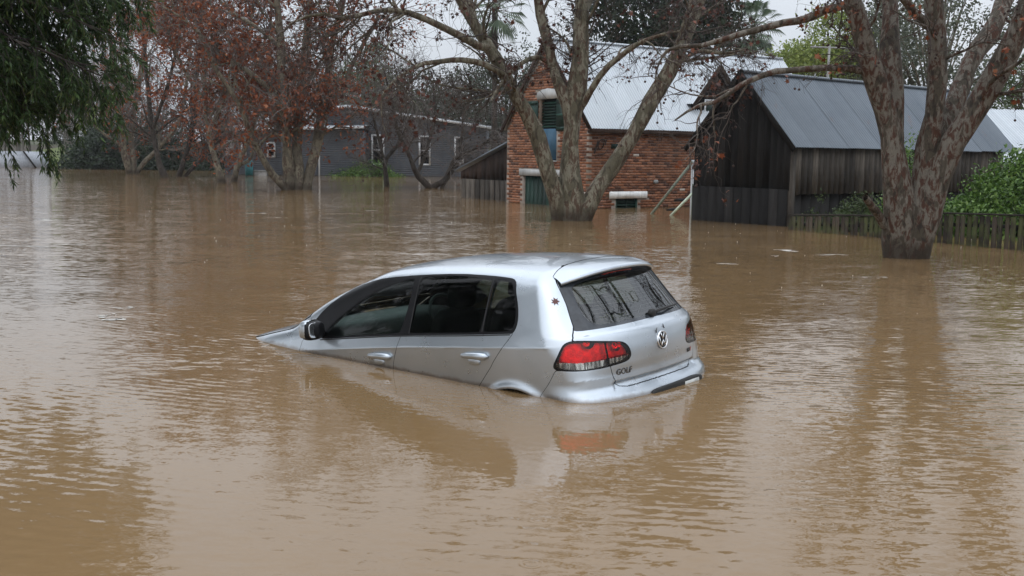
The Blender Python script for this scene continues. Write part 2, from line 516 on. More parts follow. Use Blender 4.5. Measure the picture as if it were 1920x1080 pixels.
_V, _N, _T = body_half()
S = Surf(_V, _N, _T)
XZ = lambda V: V[:, [0, 2]]
YZ = lambda V: V[:, [1, 2]]
QZ = lambda V: np.stack([(V[:, 0] + V[:, 1]) / 1.41421, V[:, 2]], 1)
side = lambda V: V[:, 1] - 0.45
back = lambda V: -0.20 - V[:, 0]
P_DLO = chaikin([(2.024, .925), (2.12, .965), (2.171, 1.02), (2.158, 1.054), (2.057, 1.166), (1.86, 1.297), (1.61, 1.378), (1.37, 1.416), (.968, 1.438), (.585, 1.446), (.276, 1.432), (.10, 1.418), (.03, 1.408), (-.005, 1.38), (-.02, 1.33),
                 (-.072, 1.221), (-.093, 1.143), (-.095, 1.09), (-.075, 1.040), (-.03, 1.037), (.434, 1.016), (1.033, .993), (1.526, .961)], 1)
P_G1 = chaikin([(1.955, .945), (1.955, .985), (1.88, 1.06), (1.744, 1.15), (1.476, 1.305), (1.205, 1.383), (1.06, 1.412), (1.030, 1.40), (1.026, 1.222), (1.05, 1.03), (1.07, 1.006), (1.5, .978)], 1)
P_G2 = chaikin([(.985, 1.42), (.78, 1.432), (.581, 1.432), (.26, 1.413), (.225, 1.40), (.226, 1.20), (.232, 1.06), (.25, 1.038), (.6, 1.027), (.95, 1.012), (.968, 1.02), (.967, 1.222)], 1)
P_G3 = chaikin([(.200, 1.405), (.15, 1.408), (.057, 1.396), (.018, 1.36), (-.048, 1.221), (-.070, 1.121), (-.062, 1.075), (-.03, 1.055), (.08, 1.049), (.196, 1.046), (.205, 1.06), (.205, 1.2)], 1)
P_FD = np.array([(2.236, .904), (2.245, .86), (2.255, .825), (2.275, .70), (2.27, .55), (2.2, .38), (2.1, .32), (1.2, .30), (1.14, .40), (1.142, .6), (1.136, .694), (1.119, .773), (1.097, .83), (1.074, .878), (1.052, .94), (1.039, .983), (1.03, 1.05), (1.9, 1.05), (2.10, .97), (2.2, .935)])
P_RD = np.array([(1.039, .983), (1.052, .94), (1.074, .878), (1.097, .83), (1.119, .773), (1.136, .694), (1.142, .6), (1.14, .40), (1.2, .30), (.55, .30), (.42, .42), (.33, .55), (.255, .655), (.129, .795), (.098, .839), (.05, .893), (.008, .939), (-.03, .985), (-.069, 1.037), (-.05, 1.1), (1.03, 1.1)])
P_LAMP = chaikin([(.305, .826), (.298, .852), (.243, .957), (.215, .982), (.165, .995), (.036, .984), (-.168, .957), (-.215, .942), (-.250, .905), (-.266, .850), (-.25, .82), (-.215, .803), (-.10, .793), (.005, .787), (.152, .789), (.275, .796), (.30, .806)], 1)
P_LIN = chaikin([(.294, .828), (.287, .853), (.234, .952), (.210, .975), (.165, .987), (.036, .976), (-.166, .949), (-.209, .934), (-.242, .90), (-.257, .850), (-.243, .826), (-.211, .811), (-.10, .801), (.005, .795), (.152, .797), (.268, .804), (.288, .812)], 1)
P_TG = np.array([(-.2, 1.50), (.30, 1.50), (.52, 1.44), (.595, 1.38), (.604, 1.356), (.637, 1.222), (.69, 1.079), (.712, 1.049), (.745, 1.01), (.758, .994), (.70, .97), (.60, .90), (.568, .84), (.561, .786), (.537, .711), (.522, .685), (.50, .660), (.471, .640), (.41, .629), (-.2, .632)])
P_RG = chaikin([(-.3, 1.50), (.40, 1.46), (.565, 1.40), (.597, 1.362), (.655, 1.195), (.706, 1.060), (.70, 1.047), (.564, 1.050), (.147, 1.057), (-.3, 1.059)], 1)
P_CL = chaikin([(-.3, 1.385), (.30, 1.375), (.515, 1.345), (.535, 1.30), (.552, 1.257), (.577, 1.17), (.580, 1.11), (.545, 1.079), (.45, 1.073), (.241, 1.077), (-.3, 1.083)], 2)
BODY, DEL, LAMP, LENS, TG, TGAP, RG, CL, BUMP, BGAP, DLO, G1, G2, G3, FD, RD, DGAP, HOOD, HGAP, WS, WSIN = range(21)
arch = lambda V: np.maximum(.343 - np.hypot(V[:, 0] - AX[0], V[:, 2] - .31), .343 - np.hypot(V[:, 0] - AX[1], V[:, 2] - .31))
S.split(lambda V: np.minimum(arch(V), V[:, 1] - .55), [BODY], DEL)
S.split(lambda V: np.minimum(poly_sdf(QZ(V), P_LAMP), -.30 - V[:, 0]), [BODY], LAMP)
S.split(lambda V: np.minimum(poly_sdf(QZ(V), P_LIN), -.30 - V[:, 0]), [LAMP], LENS)
tg = lambda V: np.minimum(poly_sdf(YZ(V), P_TG), back(V))
S.split(lambda V: tg(V) + .0028, [BODY], TGAP)
S.split(lambda V: tg(V) - .0028, [TGAP], TG)
S.split(lambda V: np.minimum(poly_sdf(YZ(V), P_RG), back(V)), [TG], RG)
S.split(lambda V: np.minimum(poly_sdf(YZ(V), P_CL), back(V)), [RG], CL)
def bump_f(V):
    cut = pchip(V[:, 2], [.2, .45, .609, .697, .80, .9], [-.20, -.235, -.287, -.359, -.431, -.5]) - V[:, 0]
    return np.minimum(cut, .797 - V[:, 2])
S.split(lambda V: bump_f(V) + .0022, [BODY], BGAP)
S.split(lambda V: bump_f(V) - .0022, [BGAP], BUMP)
S.split(lambda V: np.minimum(poly_sdf(XZ(V), P_DLO), side(V)), [BODY], DLO)
for poly, lab in ((P_G1, G1), (P_G2, G2), (P_G3, G3)):
    S.split(lambda V: np.minimum(poly_sdf(XZ(V), poly), side(V)), [DLO], lab)
for poly, lab in ((P_FD, FD), (P_RD, RD)):
    f = lambda V: np.minimum(poly_sdf(XZ(V), poly), side(V))
    S.split(lambda V: f(V) + .0022, [BODY], DGAP)
    S.split(lambda V: f(V) - .0022, [DGAP], lab)
def hood_f(V):
    return np.minimum(np.minimum(V[:, 0] - (2.36 - .22 * V[:, 1] ** 2), pchip(V[:, 0], [2.1, 2.6, 2.85, 3.3], [.735, .752, .755, .66]) - V[:, 1]), V[:, 2] - .6)
S.split(lambda V: hood_f(V) + .007, [BODY], HGAP)
S.split(lambda V: hood_f(V) - .005, [HGAP], HOOD)
ws_f = lambda V: np.minimum(np.minimum((2.345 - .22 * V[:, 1] ** 2) - V[:, 0], V[:, 0] - (1.52 - .10 * V[:, 1] ** 2)), pchip(V[:, 0], [1.5, 2.3], [.545, .70]) - V[:, 1])
S.split(lambda V: np.minimum(ws_f(V), V[:, 2] - .98), [BODY], WS)
S.split(lambda V: np.minimum(ws_f(V), V[:, 2] - .98) - .03, [WS], WSIN)

def part(name, VNT, mat, parent=CAR):
    V, Nn, T = VNT
    return obj(name, mesh(name, V, [T], mat, normals=Nn), parent)
part('body_shell', both(*S.take([BODY])), M_PAINT)
part('panel_gap', both(*S.take([TGAP, BGAP, DGAP, HGAP], .007)), M_GAP)
part('hood', both(*S.take([HOOD], -.004)), M_PAINT)
part('windshield', both(*S.take([WSIN], .003)), M_GLASS)
part('windshield_border', both(*S.take([WS], .001)), M_FRIT)
rb = part('rear_bumper', both(*S.take([BUMP])), M_PAINT)
tgate = part('tailgate', both(*S.take([TG])), M_PAINT)
part('rear_window_border', both(*S.take([RG], .003)), M_FRIT, tgate)
rw = part('rear_window', both(*S.take([CL], .0035)), M_REARGLASS, tgate)
part('cabin_lining', both(*S.take([BODY, FD, RD, TG, DLO], .03)), M_CABIN)
for sd in (1, -1):
    lab = ('left' if sd > 0 else 'right')
    fd = part('front_door', half(*S.take([FD]), sd), M_PAINT)
    rd = part('rear_door', half(*S.take([RD]), sd), M_PAINT)
    part('window_trim', half(*S.take([DLO], .0012), sd), M_TRIM)
    part('window', half(*S.take([G1], .004), sd), M_GLASS, fd)
    part('window', half(*S.take([G2], .004), sd), M_PRIVACY, rd)
    part('quarter_window', half(*S.take([G3], .004), sd), M_PRIVACY)
    # thin bright-grey dividing strip between door glass and quarter glass, and along the B pillar
    for (x0, z0, x1, z1) in ((.216, 1.408, .216, 1.045), (.972, 1.425, .955, 1.008)):
        pts = np.array([[x0 + (x1 - x0) * t, 0, z0 + (z1 - z0) * t] for t in np.linspace(0, 1, 7)])
        pts[:, 1] = march(pts * [1, 0, 1], np.tile([0, 1.0, 0], (7, 1)), 1.2, 30)[:, 1] - .001
        pts[:, 1] *= sd
        V, F = tubes([(pts, np.full(7, .0042))], 5)
        obj('window_strip', mesh('window_strip', V, F, M_RUBBER, smooth=True), rd)
    # lower waist strip
    xs = np.linspace(-.05, 2.0, 24); zs = pchip(xs, [-.075, .434, 1.033, 1.526, 2.03], [1.033, 1.010, .987, .955, .919])
    pts = march(np.stack([xs, 0 * xs, zs], 1), np.tile([0, 1.0, 0], (24, 1)), 1.2, 30)
    pts[:, 1] *= sd
    V, F = tubes([(pts, np.full(24, .0045))], 5)
    obj('waist_strip', mesh('waist_strip', V, F, M_RUBBER, smooth=True), CAR)
    # handles: an arched grip over a scooped cup
    for xa, xb, zz, dr in ((1.391, 1.138, .824, fd), (.392, .142, .872, rd)):
        t = np.linspace(0, 1, 15)
        hx = xa + (xb - xa) * t
        base = march(np.stack([hx, 0 * hx, np.full(15, zz)], 1), np.tile([0, 1.0, 0], (15, 1)), 1.2, 30)
        bow = np.sin(np.pi * np.clip(t, 0, 1)) ** .5 * .040
        grip = base + np.stack([0 * t, bow + .002, .006 * np.sin(np.pi * t)], 1)
        grip[:, 1] *= sd
        rad = np.interp(t, [0, .06, .25, .8, .94, 1], [.007, .017, .021, .027, .025, .007])
        V, F = tubes([(grip, rad)], 10)
        V[:, 1] = (V[:, 1] - sd * .88) * .75 + sd * .88
        obj('handle', mesh('handle', V, F, M_PAINT, smooth=True), dr)
        V, F = rounded_box((.115, .024, .060), n=6, power=2.3)
        c = march(np.array([[(xa + xb) / 2 + .01, 0, zz - .040]]), np.array([[0, 1.0, 0]]), 1.2, 30)[0]
        obj('handle_cup', mesh('handle_cup', V + [c[0], sd * (c[1] + .0005), c[2]], F, M_PAINT, smooth=True), dr)
    # tail light: dark rim, lens cut into red and clear, bowls behind
    tl = part('tail_light', half(*S.take([LAMP], .001), sd), M_TRIM)
    S2 = Surf(*S.take([LENS], .0)); S2.L[:] = 0
    red = lambda V: V[:, 2] - pchip(QZ(V)[:, 0], [-.27, -.08, .05, .29], [.8495, .846, .843, .853])
    S2.split(red, [0], 1)
    for lo_, hi_ in ((-.088, -.068),):
        for src, dst in ((0, 2), (1, 3)):
            S2.split(lambda V: np.minimum(QZ(V)[:, 0] - pchip(V[:, 2], [.79, .97], [-.089, -.073]), pchip(V[:, 2], [.79, .97], [-.073, -.057]) - QZ(V)[:, 0]), [src], 4)
    part('red_lens', half(*S2.take([1]), sd), M_REDLENS, tl)
    part('clear_lens', half(*S2.take([0]), sd), M_CLEARLENS, tl)
    part('lamp_divider', half(*S2.take([4], .002), sd), M_TRIM, tl)
    part('lamp_housing', half(*S2.take([1, 4], .040), sd), M_LAMPBOWL, tl)
    part('clear_housing', half(*S2.take([0], .020), sd), M_FLUTED, tl)
    for (qx, qy, qz, rr) in ((-.60, .675, .905, .047), (-.665, .475, .895, .040)):
        nn = grad(np.array([[qx, qy, qz]]))[0]
        V, F = lathe([(rr, 0), (rr * .96, -.006), (rr * .8, -.020), (rr * .55, -.028), (rr * .3, -.028), (rr * .28, -.008), (.001, -.004)], 28)
        Rm = np.array(Vector(nn).to_track_quat('Z', 'Y').to_matrix())
        c = march(np.array([[qx + .3 * -nn[0], qy + .3 * -nn[1], qz]]), nn[None], 1.0, 60)[0] - nn * .010
        V = (V @ Rm.T + c) * [1, sd, 1]
        obj('lamp_bowl', mesh('lamp_bowl', V, F if sd > 0 else F[:, ::-1], M_CHROME, smooth=True), tl)
    # door mirror: painted cap in front, black shell and glass behind
    V, F = rounded_box((.13, .20, .165), n=8, power=3.0)
    ctr = np.array([1.985, .955, 1.02])
    V[:, 0] *= 1 + .35 * (V[:, 1] / .1 < 0)
    mo = obj('side_mirror', mesh('side_mirror', (V * [.9, 1, .97] + ctr - [.012, 0, .004]) * [1, sd, 1], F, M_TRIM, smooth=True), CAR)
    Sm = V[:, 0] > -.040
    cap = F[np.all(Sm[F], 1) & np.all((V[:, 2] > -.062)[F], 1)]
    obj('mirror_cap', mesh('mirror_cap', (V * 1.03 + ctr) * [1, sd, 1], cap, M_PAINT, smooth=True), mo)
    V, F = beam((2.0, sd * .82, .965), (1.99, sd * .93, .985), .07, .05)
    obj('mirror_arm', mesh('mirror_arm', V, F, M_TRIM), mo)
    V, F = rounded_box((.006, .16, .125), n=5, power=4)
    obj('mirror_glass', mesh('mirror_glass', (V + ctr - [.068, 0, .0]) * [1, sd, 1], F, M_CHROME, smooth=True), mo)

# spoiler over the rear window: roof skin carried back to a blunt lip
ny, nx = 41, 9
yy = np.linspace(-1, 1, ny)
ycut, yte = yy * .585, yy * .60
xcut, xte = -.205 - .06 * np.abs(yy) ** 2.5, -.475 + .135 * np.abs(yy) ** 3.0
zcut = top(xcut, ycut) + .001
cutP = np.stack([xcut, ycut, zcut], 1)
cutP[:, 2] = march(np.stack([xcut, ycut, np.full(ny, .9)], 1), np.tile([0, 0, 1.0], (ny, 1)), 1.0, 40)[:, 2] + .002
teP = np.stack([xte, yte, 1.437 - .066 * np.abs(yy) ** 2.6], 1)
rows = []
for t in np.linspace(0, 1, nx):
    b = cutP * (1 - t) + teP * t
    b[:, 2] += .012 * np.sin(np.pi * t) * (1 - .5 * np.abs(yy) ** 4)
    rows.append(b)
rows.append(teP + np.stack([.002 + 0 * yy, 0 * yy, -.016 - 0 * yy], 1))
rows.append(teP + np.stack([.012 + 0 * yy, 0 * yy, -.022 - 0 * yy], 1))
und = cutP * .45 + teP * .55; und[:, 2] = teP[:, 2] - .035 - .03 * (1 - np.abs(yy) ** 3)
rows.append(und)
low = und.copy(); low[:, 0] += .05; low[:, 2] -= .03
rows.append(low)
V = np.concatenate(rows)
F = np.array([(i * ny + j, (i + 1) * ny + j, (i + 1) * ny + j + 1, i * ny + j + 1) for i in range(len(rows) - 1) for j in range(ny - 1)])
sp = obj('spoiler', mesh('spoiler', V, F, [M_PAINT, M_TRIM], smooth=True, midx=np.array([1 if i >= nx + 1 else 0 for i in range(len(rows) - 1) for j in range(ny - 1)])), tgate)
V, F = tubes([(cutP + [0.004, 0, .0005], np.full(ny, .0026))], 5)
obj('spoiler_gap', mesh('spoiler_gap', V, F, M_GAP), sp)
bl = np.stack([-.418 + .05 * np.abs(np.linspace(-1, 1, 15)) ** 3 * .3, np.linspace(-.205, .205, 15), np.full(15, 1.404)], 1)
bl[:, 2] -= .010 * np.abs(np.linspace(-1, 1, 15)) ** 2
V, F = tubes([(bl, np.interp(np.abs(np.linspace(-1, 1, 15)), [0, .9, 1], [.013, .012, .003]))], 8)
obj('brake_light', mesh('brake_light', V, F, plain('dark_red_lens', (0.22, 0.012, 0.01), .15, var=.2), smooth=True), sp)

def rear_pts(y, z, out=0.0):
    y, z = np.broadcast_arrays(np.asarray(y, float), np.asarray(z, float))
    P = march(np.stack([np.full(y.shape, -.2), y, z], 1), np.tile([-1.0, 0, 0], (len(y), 1)), 1.0, 20)
    Nn = grad(P)
    return P + Nn * out, Nn
def rear_pt(y, z, out=0.0):
    P, Nn = rear_pts([y], [z], out)
    return P[0], Nn[0]
# wiper
p0, n0 = rear_pt(-.03, 1.078, .012); p1, n1 = rear_pt(-.45, 1.085, .016)
V, F = tubes([(np.array([p0, .5 * (p0 + p1) + [-.03, 0, .012], p1]), np.array([.013, .009, .005]))], 6)
wp = obj('wiper', mesh('wiper', V, F, M_RUBBER, smooth=True), tgate)
V, F = rounded_box((.05, .075, .06), power=2.5)
obj('wiper_hub', mesh('wiper_hub', V + p0, F, M_RUBBER, smooth=True), wp)
# heater lines in the rear window
hl = []
for k in range(11):
    z = 1.10 + k * .024
    ys = np.linspace(-.50, .50, 15)
    hl.append((rear_pts(ys, np.full(15, z), -.0045)[0], np.full(15, .0011)))
V, F = tubes(hl, 3)
hl_o = obj('heater_lines', mesh('heater_lines', V, F, plain('heater_wire', (.16, .17, .16), .6)), rw)
hl_o['kind'] = 'stuff'
# faint yellow sticker low in the window
st = []
for k in range(9):
    y0 = .47 - k * .030
    a = np.linspace(0, 4.0, 9)
    st.append((rear_pts(y0 - .012 + .019 * np.sin(a * .9), 1.112 + .014 * np.sin(a * 1.9 + k) + .012 * (k == 2), -.0048)[0], np.full(9, .0014)))
V, F = tubes(st, 3)
obj('sticker', mesh('sticker', V, F, plain('yellow_sticker', (.30, .29, .12), .6)), rw)
# emblem: chrome ring, dark field, V over W
pe, ne = rear_pt(0, .897, 0)
EM = Matrix.Translation(Vector(pe)) @ Vector(ne).to_track_quat('Z', 'Y').to_matrix().to_4x4()
em = obj('emblem', mesh('emblem', *lathe([(.001, .006), (.056, .006), (.058, .0)], 40), M_TRIM), tgate); em.matrix_local = EM
V, F = lathe([(.067, 0), (.066, .008), (.061, .011), (.056, .008), (.055, .004)], 48)
obj('emblem_ring', mesh('emblem_ring', V, F, M_CHROME, smooth=True), em)
# local axes of the emblem: find which local direction is up
upl = EM.to_3x3().inverted() @ Vector((0, 0, 1)); upl.z = 0; upl.normalize(); rtl = Vector((upl.y, -upl.x, 0))
if (EM.to_3x3() @ rtl).y > 0: rtl = -rtl
def stroke(pts, w=.0095):
    out = []
    for a, b in zip(pts[:-1], pts[1:]):
        A, B = rtl * a[0] + upl * a[1] + Vector((0, 0, .009)), rtl * b[0] + upl * b[1] + Vector((0, 0, .009))
        out.append(beam(A, B, w, .005, up=(0, 0, 1)))
    return out
V, F = join(stroke([(-.0225, .050), (0, .007), (.0225, .050)]) + stroke([(-.048, .028), (-.0245, -.044), (0, -.002), (.0245, -.044), (.048, .028)]))
obj('emblem_letters', mesh('emblem_letters', V, F, M_CHROME), em)
# lettering on the tailgate
def badge(text, y, z, size, mat, nm):
    cu = bpy.data.curves.new(nm, 'FONT'); cu.body = text; cu.size = size; cu.extrude = .0025; cu.align_x = 'CENTER'; cu.align_y = 'CENTER'; cu.space_character = 1.08; cu.offset = .0012
    cu.materials.append(mat)
    p, n = rear_pt(y, z, .002)
    tmp = obj(nm, cu)
    bpy.context.view_layer.update()
    me = bpy.data.meshes.new_from_object(tmp.evaluated_get(bpy.context.evaluated_depsgraph_get()))
    bpy.data.objects.remove(tmp, do_unlink=True)
    o = obj(nm, me, tgate)
    zc = Vector(n); xc = Vector((0, 0, 1)).cross(zc).normalized(); yc = zc.cross(xc)
    o.matrix_local = Matrix(((xc.x, yc.x, zc.x, p[0]), (xc.y, yc.y, zc.y, p[1]), (xc.z, yc.z, zc.z, p[2]), (0, 0, 0, 1)))
    return o
badge('GOLF', .435, .741, .058, M_DARKCHROME, 'name_badge')
badge('TD', -.432, .752, .044, M_DARKCHROME, 'engine_badge')
badge('I', -.474, .752, .044, plain('red_badge', (.30, .04, .03), .4), 'engine_badge_letter')
# number plate recess low in the bumper, half drowned
V, F = rounded_box((.05, .70, .10), n=6, power=6)
pr, _ = rear_pt(-.12, .525, .0)
obj('plate_recess', mesh('plate_recess', V + [pr[0] + .012, -.12, .525], F, M_RUBBER, smooth=True), rb)
V, F = box((pr[0] - .016, -.40, .515), (pr[0] - .010, -.20, .556))
obj('plate_holder', mesh('plate_holder', V, F, plain('white_plate', (.48, .49, .47), .5)), rb)
# cabin: seats, headrests, dash, wheel, parcel shelf
def cushion(name, size, loc, tilt=0.0, parent=None, mat=M_CABIN, power=4.5):
    V, F = rounded_box(size, n=7, power=power)
    c, s_ = math.cos(tilt), math.sin(tilt)
    V = np.stack([V[:, 0] * c + V[:, 2] * s_, V[:, 1], -V[:, 0] * s_ + V[:, 2] * c], 1) + np.array(loc)
    return obj(name, mesh(name, V, F, mat, smooth=True), parent or CAR)
for sd in (1, -1):
    seat = cushion('front_seat', (.50, .50, .18), (1.25, sd * .37, .52))
    cushion('seat_back', (.15, .50, .64), (.96, sd * .37, .84), -.30, seat)
    cushion('headrest', (.11, .27, .19), (.82, sd * .37, 1.245), -.2, seat)
    cushion('rear_headrest', (.09, .25, .15), (-.02, sd * .36, 1.10), -.25)
cushion('rear_seat_back', (.16, 1.24, .60), (.08, 0, .80), -.35)
cushion('dashboard', (.55, 1.40, .30), (2.10, 0, .90), 0.0, mat=M_DASH)
cushion('parcel_shelf', (.42, 1.16, .03), (-.32, 0, 1.0), mat=M_DASH)
ring = np.array([[1.72 + .07 * math.sin(a), -.37 + .185 * math.cos(a), .98 + .17 * math.sin(a)] for a in np.linspace(0, 2 * math.pi, 33)])
V, F = tubes([(ring, np.full(33, .015))], 8)
swh = obj('steering_wheel', mesh('steering_wheel', V, F, M_DASH, smooth=True), CAR)
V, F = rounded_box((.06, .16, .12), power=2.5)
obj('wheel_hub', mesh('wheel_hub', V + [1.74, -.37, .97], F, M_DASH, smooth=True), swh)
V, F = rounded_box((.03, .24, .07), power=3)
obj('rear_view_mirror', mesh('rear_view_mirror', V + [1.55, 0, 1.36], F, M_TRIM, smooth=True), CAR)

# one red maple leaf stuck to the quarter panel, and twigs by the emblem
def on_side(x, z, out=.003):
    p = march(np.array([[x, 0, z]]), np.array([[0, 1.0, 0]]), 1.2, 40)[0]
    n = grad(p[None])[0]
    return Vector(p + n * out), Vector(n)
LEAF7 = np.array([[0, -.50], [.10, -.16], [.42, -.26], [.26, .02], [.52, .20], [.22, .20], [.14, .58], [-.02, .26], [-.20, .60], [-.20, .20], [-.50, .26], [-.26, .02], [-.40, -.24], [-.10, -.16]])
M_LEAFRED = plain('wet_red_leaf', (.085, .016, .012), .35, var=.5, scale=60)
bpy.context.view_layer.update()
p, n = on_side(-.347, 1.249, .004)
lm = CAR.matrix_world @ (Matrix.Translation(p) @ n.to_track_quat('Z', 'Y').to_matrix().to_4x4())
lf = obj('fallen_leaf', mesh('fallen_leaf', np.c_[LEAF7 * .062, .003 * np.sin(LEAF7[:, 0] * 9)], [np.arange(14)[None]], M_LEAFRED))
lf.matrix_world = lm @ Matrix.Rotation(.6, 4, 'Z')
tag(lf, 'small dark red star shaped leaf stuck on the silver car beside its rear window', 'leaf')
for k, (y, z, dy, dz) in enumerate(((.062, .955, -.016, .035), (-.052, .975, .008, .03))):
    t = np.linspace(0, 1, 6); pts = rear_pts(y + dy * t + .004 * np.sin(t * 5), z + dz * t, .003)[0]
    V, F = tubes([(pts, np.array([.003, .004, .003, .0025, .002, .001]))], 4)
    V2, F2 = tubes([(np.array([pts[2], pts[2] + [-.002, .014, .004]]), np.array([.002, .001]))], 4)
    V, F = join([(V, F), (V2, F2)])
    tw = obj('twig', mesh('twig', V, F, plain('wet_twig', (.03, .022, .016), .6)))
    tw.matrix_world = CAR.matrix_world.copy()
    tag(tw, ('dark twig on the tailgate above the emblem, on the side with the model lettering' if k == 0 else 'dark twig on the tailgate above the emblem, on the wiper tip side'), 'twig', 'twigs on the tailgate')
# ------------------------------------------------------------------ water and ground
x = N('muddy_flood_water'); x.set(rough=0.03, ior=1.36, spec=0.5)
co = x.coord(geo=True)
big = x.noise(co, 0.16, 3, 0.5)
calm = x.ramp(big, [(0.35, (0.35,) * 3), (0.65, (1.0,) * 3)])
mud = x.noise(x.coord(geo=True, scale=(1, .45, 1)), 0.35, 5, 0.6)
x.base(x.ramp(mud, [(0.25, (0.164, 0.102, 0.046)), (0.75, (0.212, 0.139, 0.072))]))
def slopes(scale, rot, detail, ax, ay):
    """two independent surface slopes from one noise; crests lie across the stretched axis"""
    t = x.n('ShaderNodeTexNoise'); t.inputs['Scale'].default_value = 1.0; t.inputs['Detail'].default_value = detail; t.inputs['Distortion'].default_value = .5
    x.link(x.coord(geo=True, scale=scale, rot=(0, 0, rot)), t.inputs['Vector'])
    v = x.n('ShaderNodeVectorMath', operation='SUBTRACT'); v.inputs[1].default_value = (.5, .5, .5); x.link(t.outputs['Color'], v.inputs[0])
    w = x.n('ShaderNodeVectorMath', operation='MULTIPLY'); w.inputs[1].default_value = (ax, ay, 0); x.link(v.outputs[0], w.inputs[0])
    return w.outputs[0]
def vadd(a, b):
    v = x.n('ShaderNodeVectorMath', operation='ADD'); x.link(a, v.inputs[0]); x.link(b, v.inputs[1]); return v.outputs[0]
def vscale(a, f):
    v = x.n('ShaderNodeVectorMath', operation='SCALE'); x.link(a, v.inputs[0])
    if hasattr(f, 'is_linked'): x.link(f, v.inputs['Scale'])
    else: v.inputs['Scale'].default_value = f
    return v.outputs[0]
# the car's lee is smooth water
dv = x.n('ShaderNodeVectorMath', operation='DISTANCE'); dv.inputs[1].default_value = (-.35, 6.7, 0); x.link(co, dv.inputs[0])
lee = x.ramp(x.math('DIVIDE', dv.outputs['Value'], 6.0), [(.20, (.25,) * 3), (.45, (1,) * 3)])
amt = x.math('MULTIPLY', calm, lee)
sl = vadd(slopes((4.2, 12.5, 1), .20, 2, .11, .26), slopes((10.0, 28.0, 1), -.14, 1, .12, .27))
sl = vscale(sl, amt)
sl = vadd(sl, vscale(slopes((.8, 1.5, 1), .3, 1, .05, .075), lee))
sl = vadd(sl, slopes((42, 60, 1), 0, 1, .05, .08))
# long trains of small waves running towards the near bank
dv2 = x.n('ShaderNodeVectorMath', operation='DISTANCE'); dv2.inputs[1].default_value = (0, 2, 0); x.link(co, dv2.inputs[0])
wv = x.n('ShaderNodeTexWave'); wv.wave_type = 'RINGS'; wv.rings_direction = 'Z'; wv.inputs['Scale'].default_value = 3.3; wv.inputs['Distortion'].default_value = 5.0; wv.inputs['Detail'].default_value = 1.5; wv.inputs['Detail Scale'].default_value = .25
ofs = x.n('ShaderNodeVectorMath', operation='SUBTRACT'); ofs.inputs[1].default_value = (5.0, 24.0, 0); x.link(co, ofs.inputs[0]); x.link(ofs.outputs[0], wv.inputs['Vector'])
patch = x.ramp(x.noise(x.coord(geo=True, scale=(.6, 1, 1)), .55, 2, .5), [(0.40, (.15,) * 3), (0.62, (1,) * 3)])
wsl = x.math('MULTIPLY', x.math('MULTIPLY', x.math('SUBTRACT', wv.outputs['Fac'], .5), x.math('MULTIPLY', patch, x.ramp(x.math('DIVIDE', dv2.outputs['Value'], 20.0), [(.30, (1,) * 3), (.62, (0,) * 3)]))), .075)
wc = x.n('ShaderNodeCombineXYZ'); x.link(wsl, wc.inputs['Y']); x.link(x.math('MULTIPLY', wsl, .15), wc.inputs['X'])
sl = vadd(sl, vscale(wc.outputs[0], lee))
up_ = x.n('ShaderNodeVectorMath', operation='ADD'); up_.inputs[1].default_value = (0, 0, 1); x.link(sl, up_.inputs[0])
nz = x.n('ShaderNodeVectorMath', operation='NORMALIZE'); x.link(up_.outputs[0], nz.inputs[0])
h = x.math('MULTIPLY', big, 0.0)
# rings of falling rain at two sizes: cells with a damped circular wave
for sc_, amp_, k_, seed_ in ((3.6, .00060, 280.0, 0.0),):
    vo = x.n('ShaderNodeTexVoronoi'); vo.inputs['Scale'].default_value = sc_; vo.inputs['Randomness'].default_value = 1.0
    ad = x.n('ShaderNodeVectorMath', operation='ADD'); ad.inputs[1].default_value = (seed_, seed_ * 2, 0)
    x.link(co, ad.inputs[0]); x.link(ad.outputs[0], vo.inputs['Vector'])
    sp_ = x.n('ShaderNodeSeparateColor'); x.link(vo.outputs['Color'], sp_.inputs[0])
    rad = x.math('DIVIDE', vo.outputs['Distance'], sc_)
    age = x.math('ADD', x.math('MULTIPLY', sp_.outputs[0], .30 / sc_), .01)
    ringd = x.math('SUBTRACT', rad, age)
    env = x.math('POWER', 2.718, x.math('MULTIPLY', x.math('MULTIPLY', ringd, ringd), -k_ * k_ / 22))
    wave = x.math('MULTIPLY', x.math('COSINE', x.math('MULTIPLY', ringd, k_)), env)
    wave = x.math('MULTIPLY', wave, x.math('SUBTRACT', 1.0, sp_.outputs[0]))
    pick = x.math('GREATER_THAN', sp_.outputs[1], .45)
    h = x.math('ADD', h, x.math('MULTIPLY', x.math('MULTIPLY', wave, pick), amp_))
bm = x.n('ShaderNodeBump'); bm.inputs['Strength'].default_value = 1.0; bm.inputs['Distance'].default_value = 1.0
x.link(nz.outputs[0], bm.inputs['Normal']); x.link(h, bm.inputs['Height']); x.link(bm.outputs[0], x.b.inputs['Normal'])
M_WATER = x.m
V = np.array([[-700, -80, 0], [700, -80, 0], [700, 140, 0], [-700, 140, 0]], float)
water = obj('water', mesh('water', V, [np.array([[0, 1, 2, 3]])], M_WATER)); tag(water, 'brown rippled flood water covering everything between the houses', None, kind='structure')

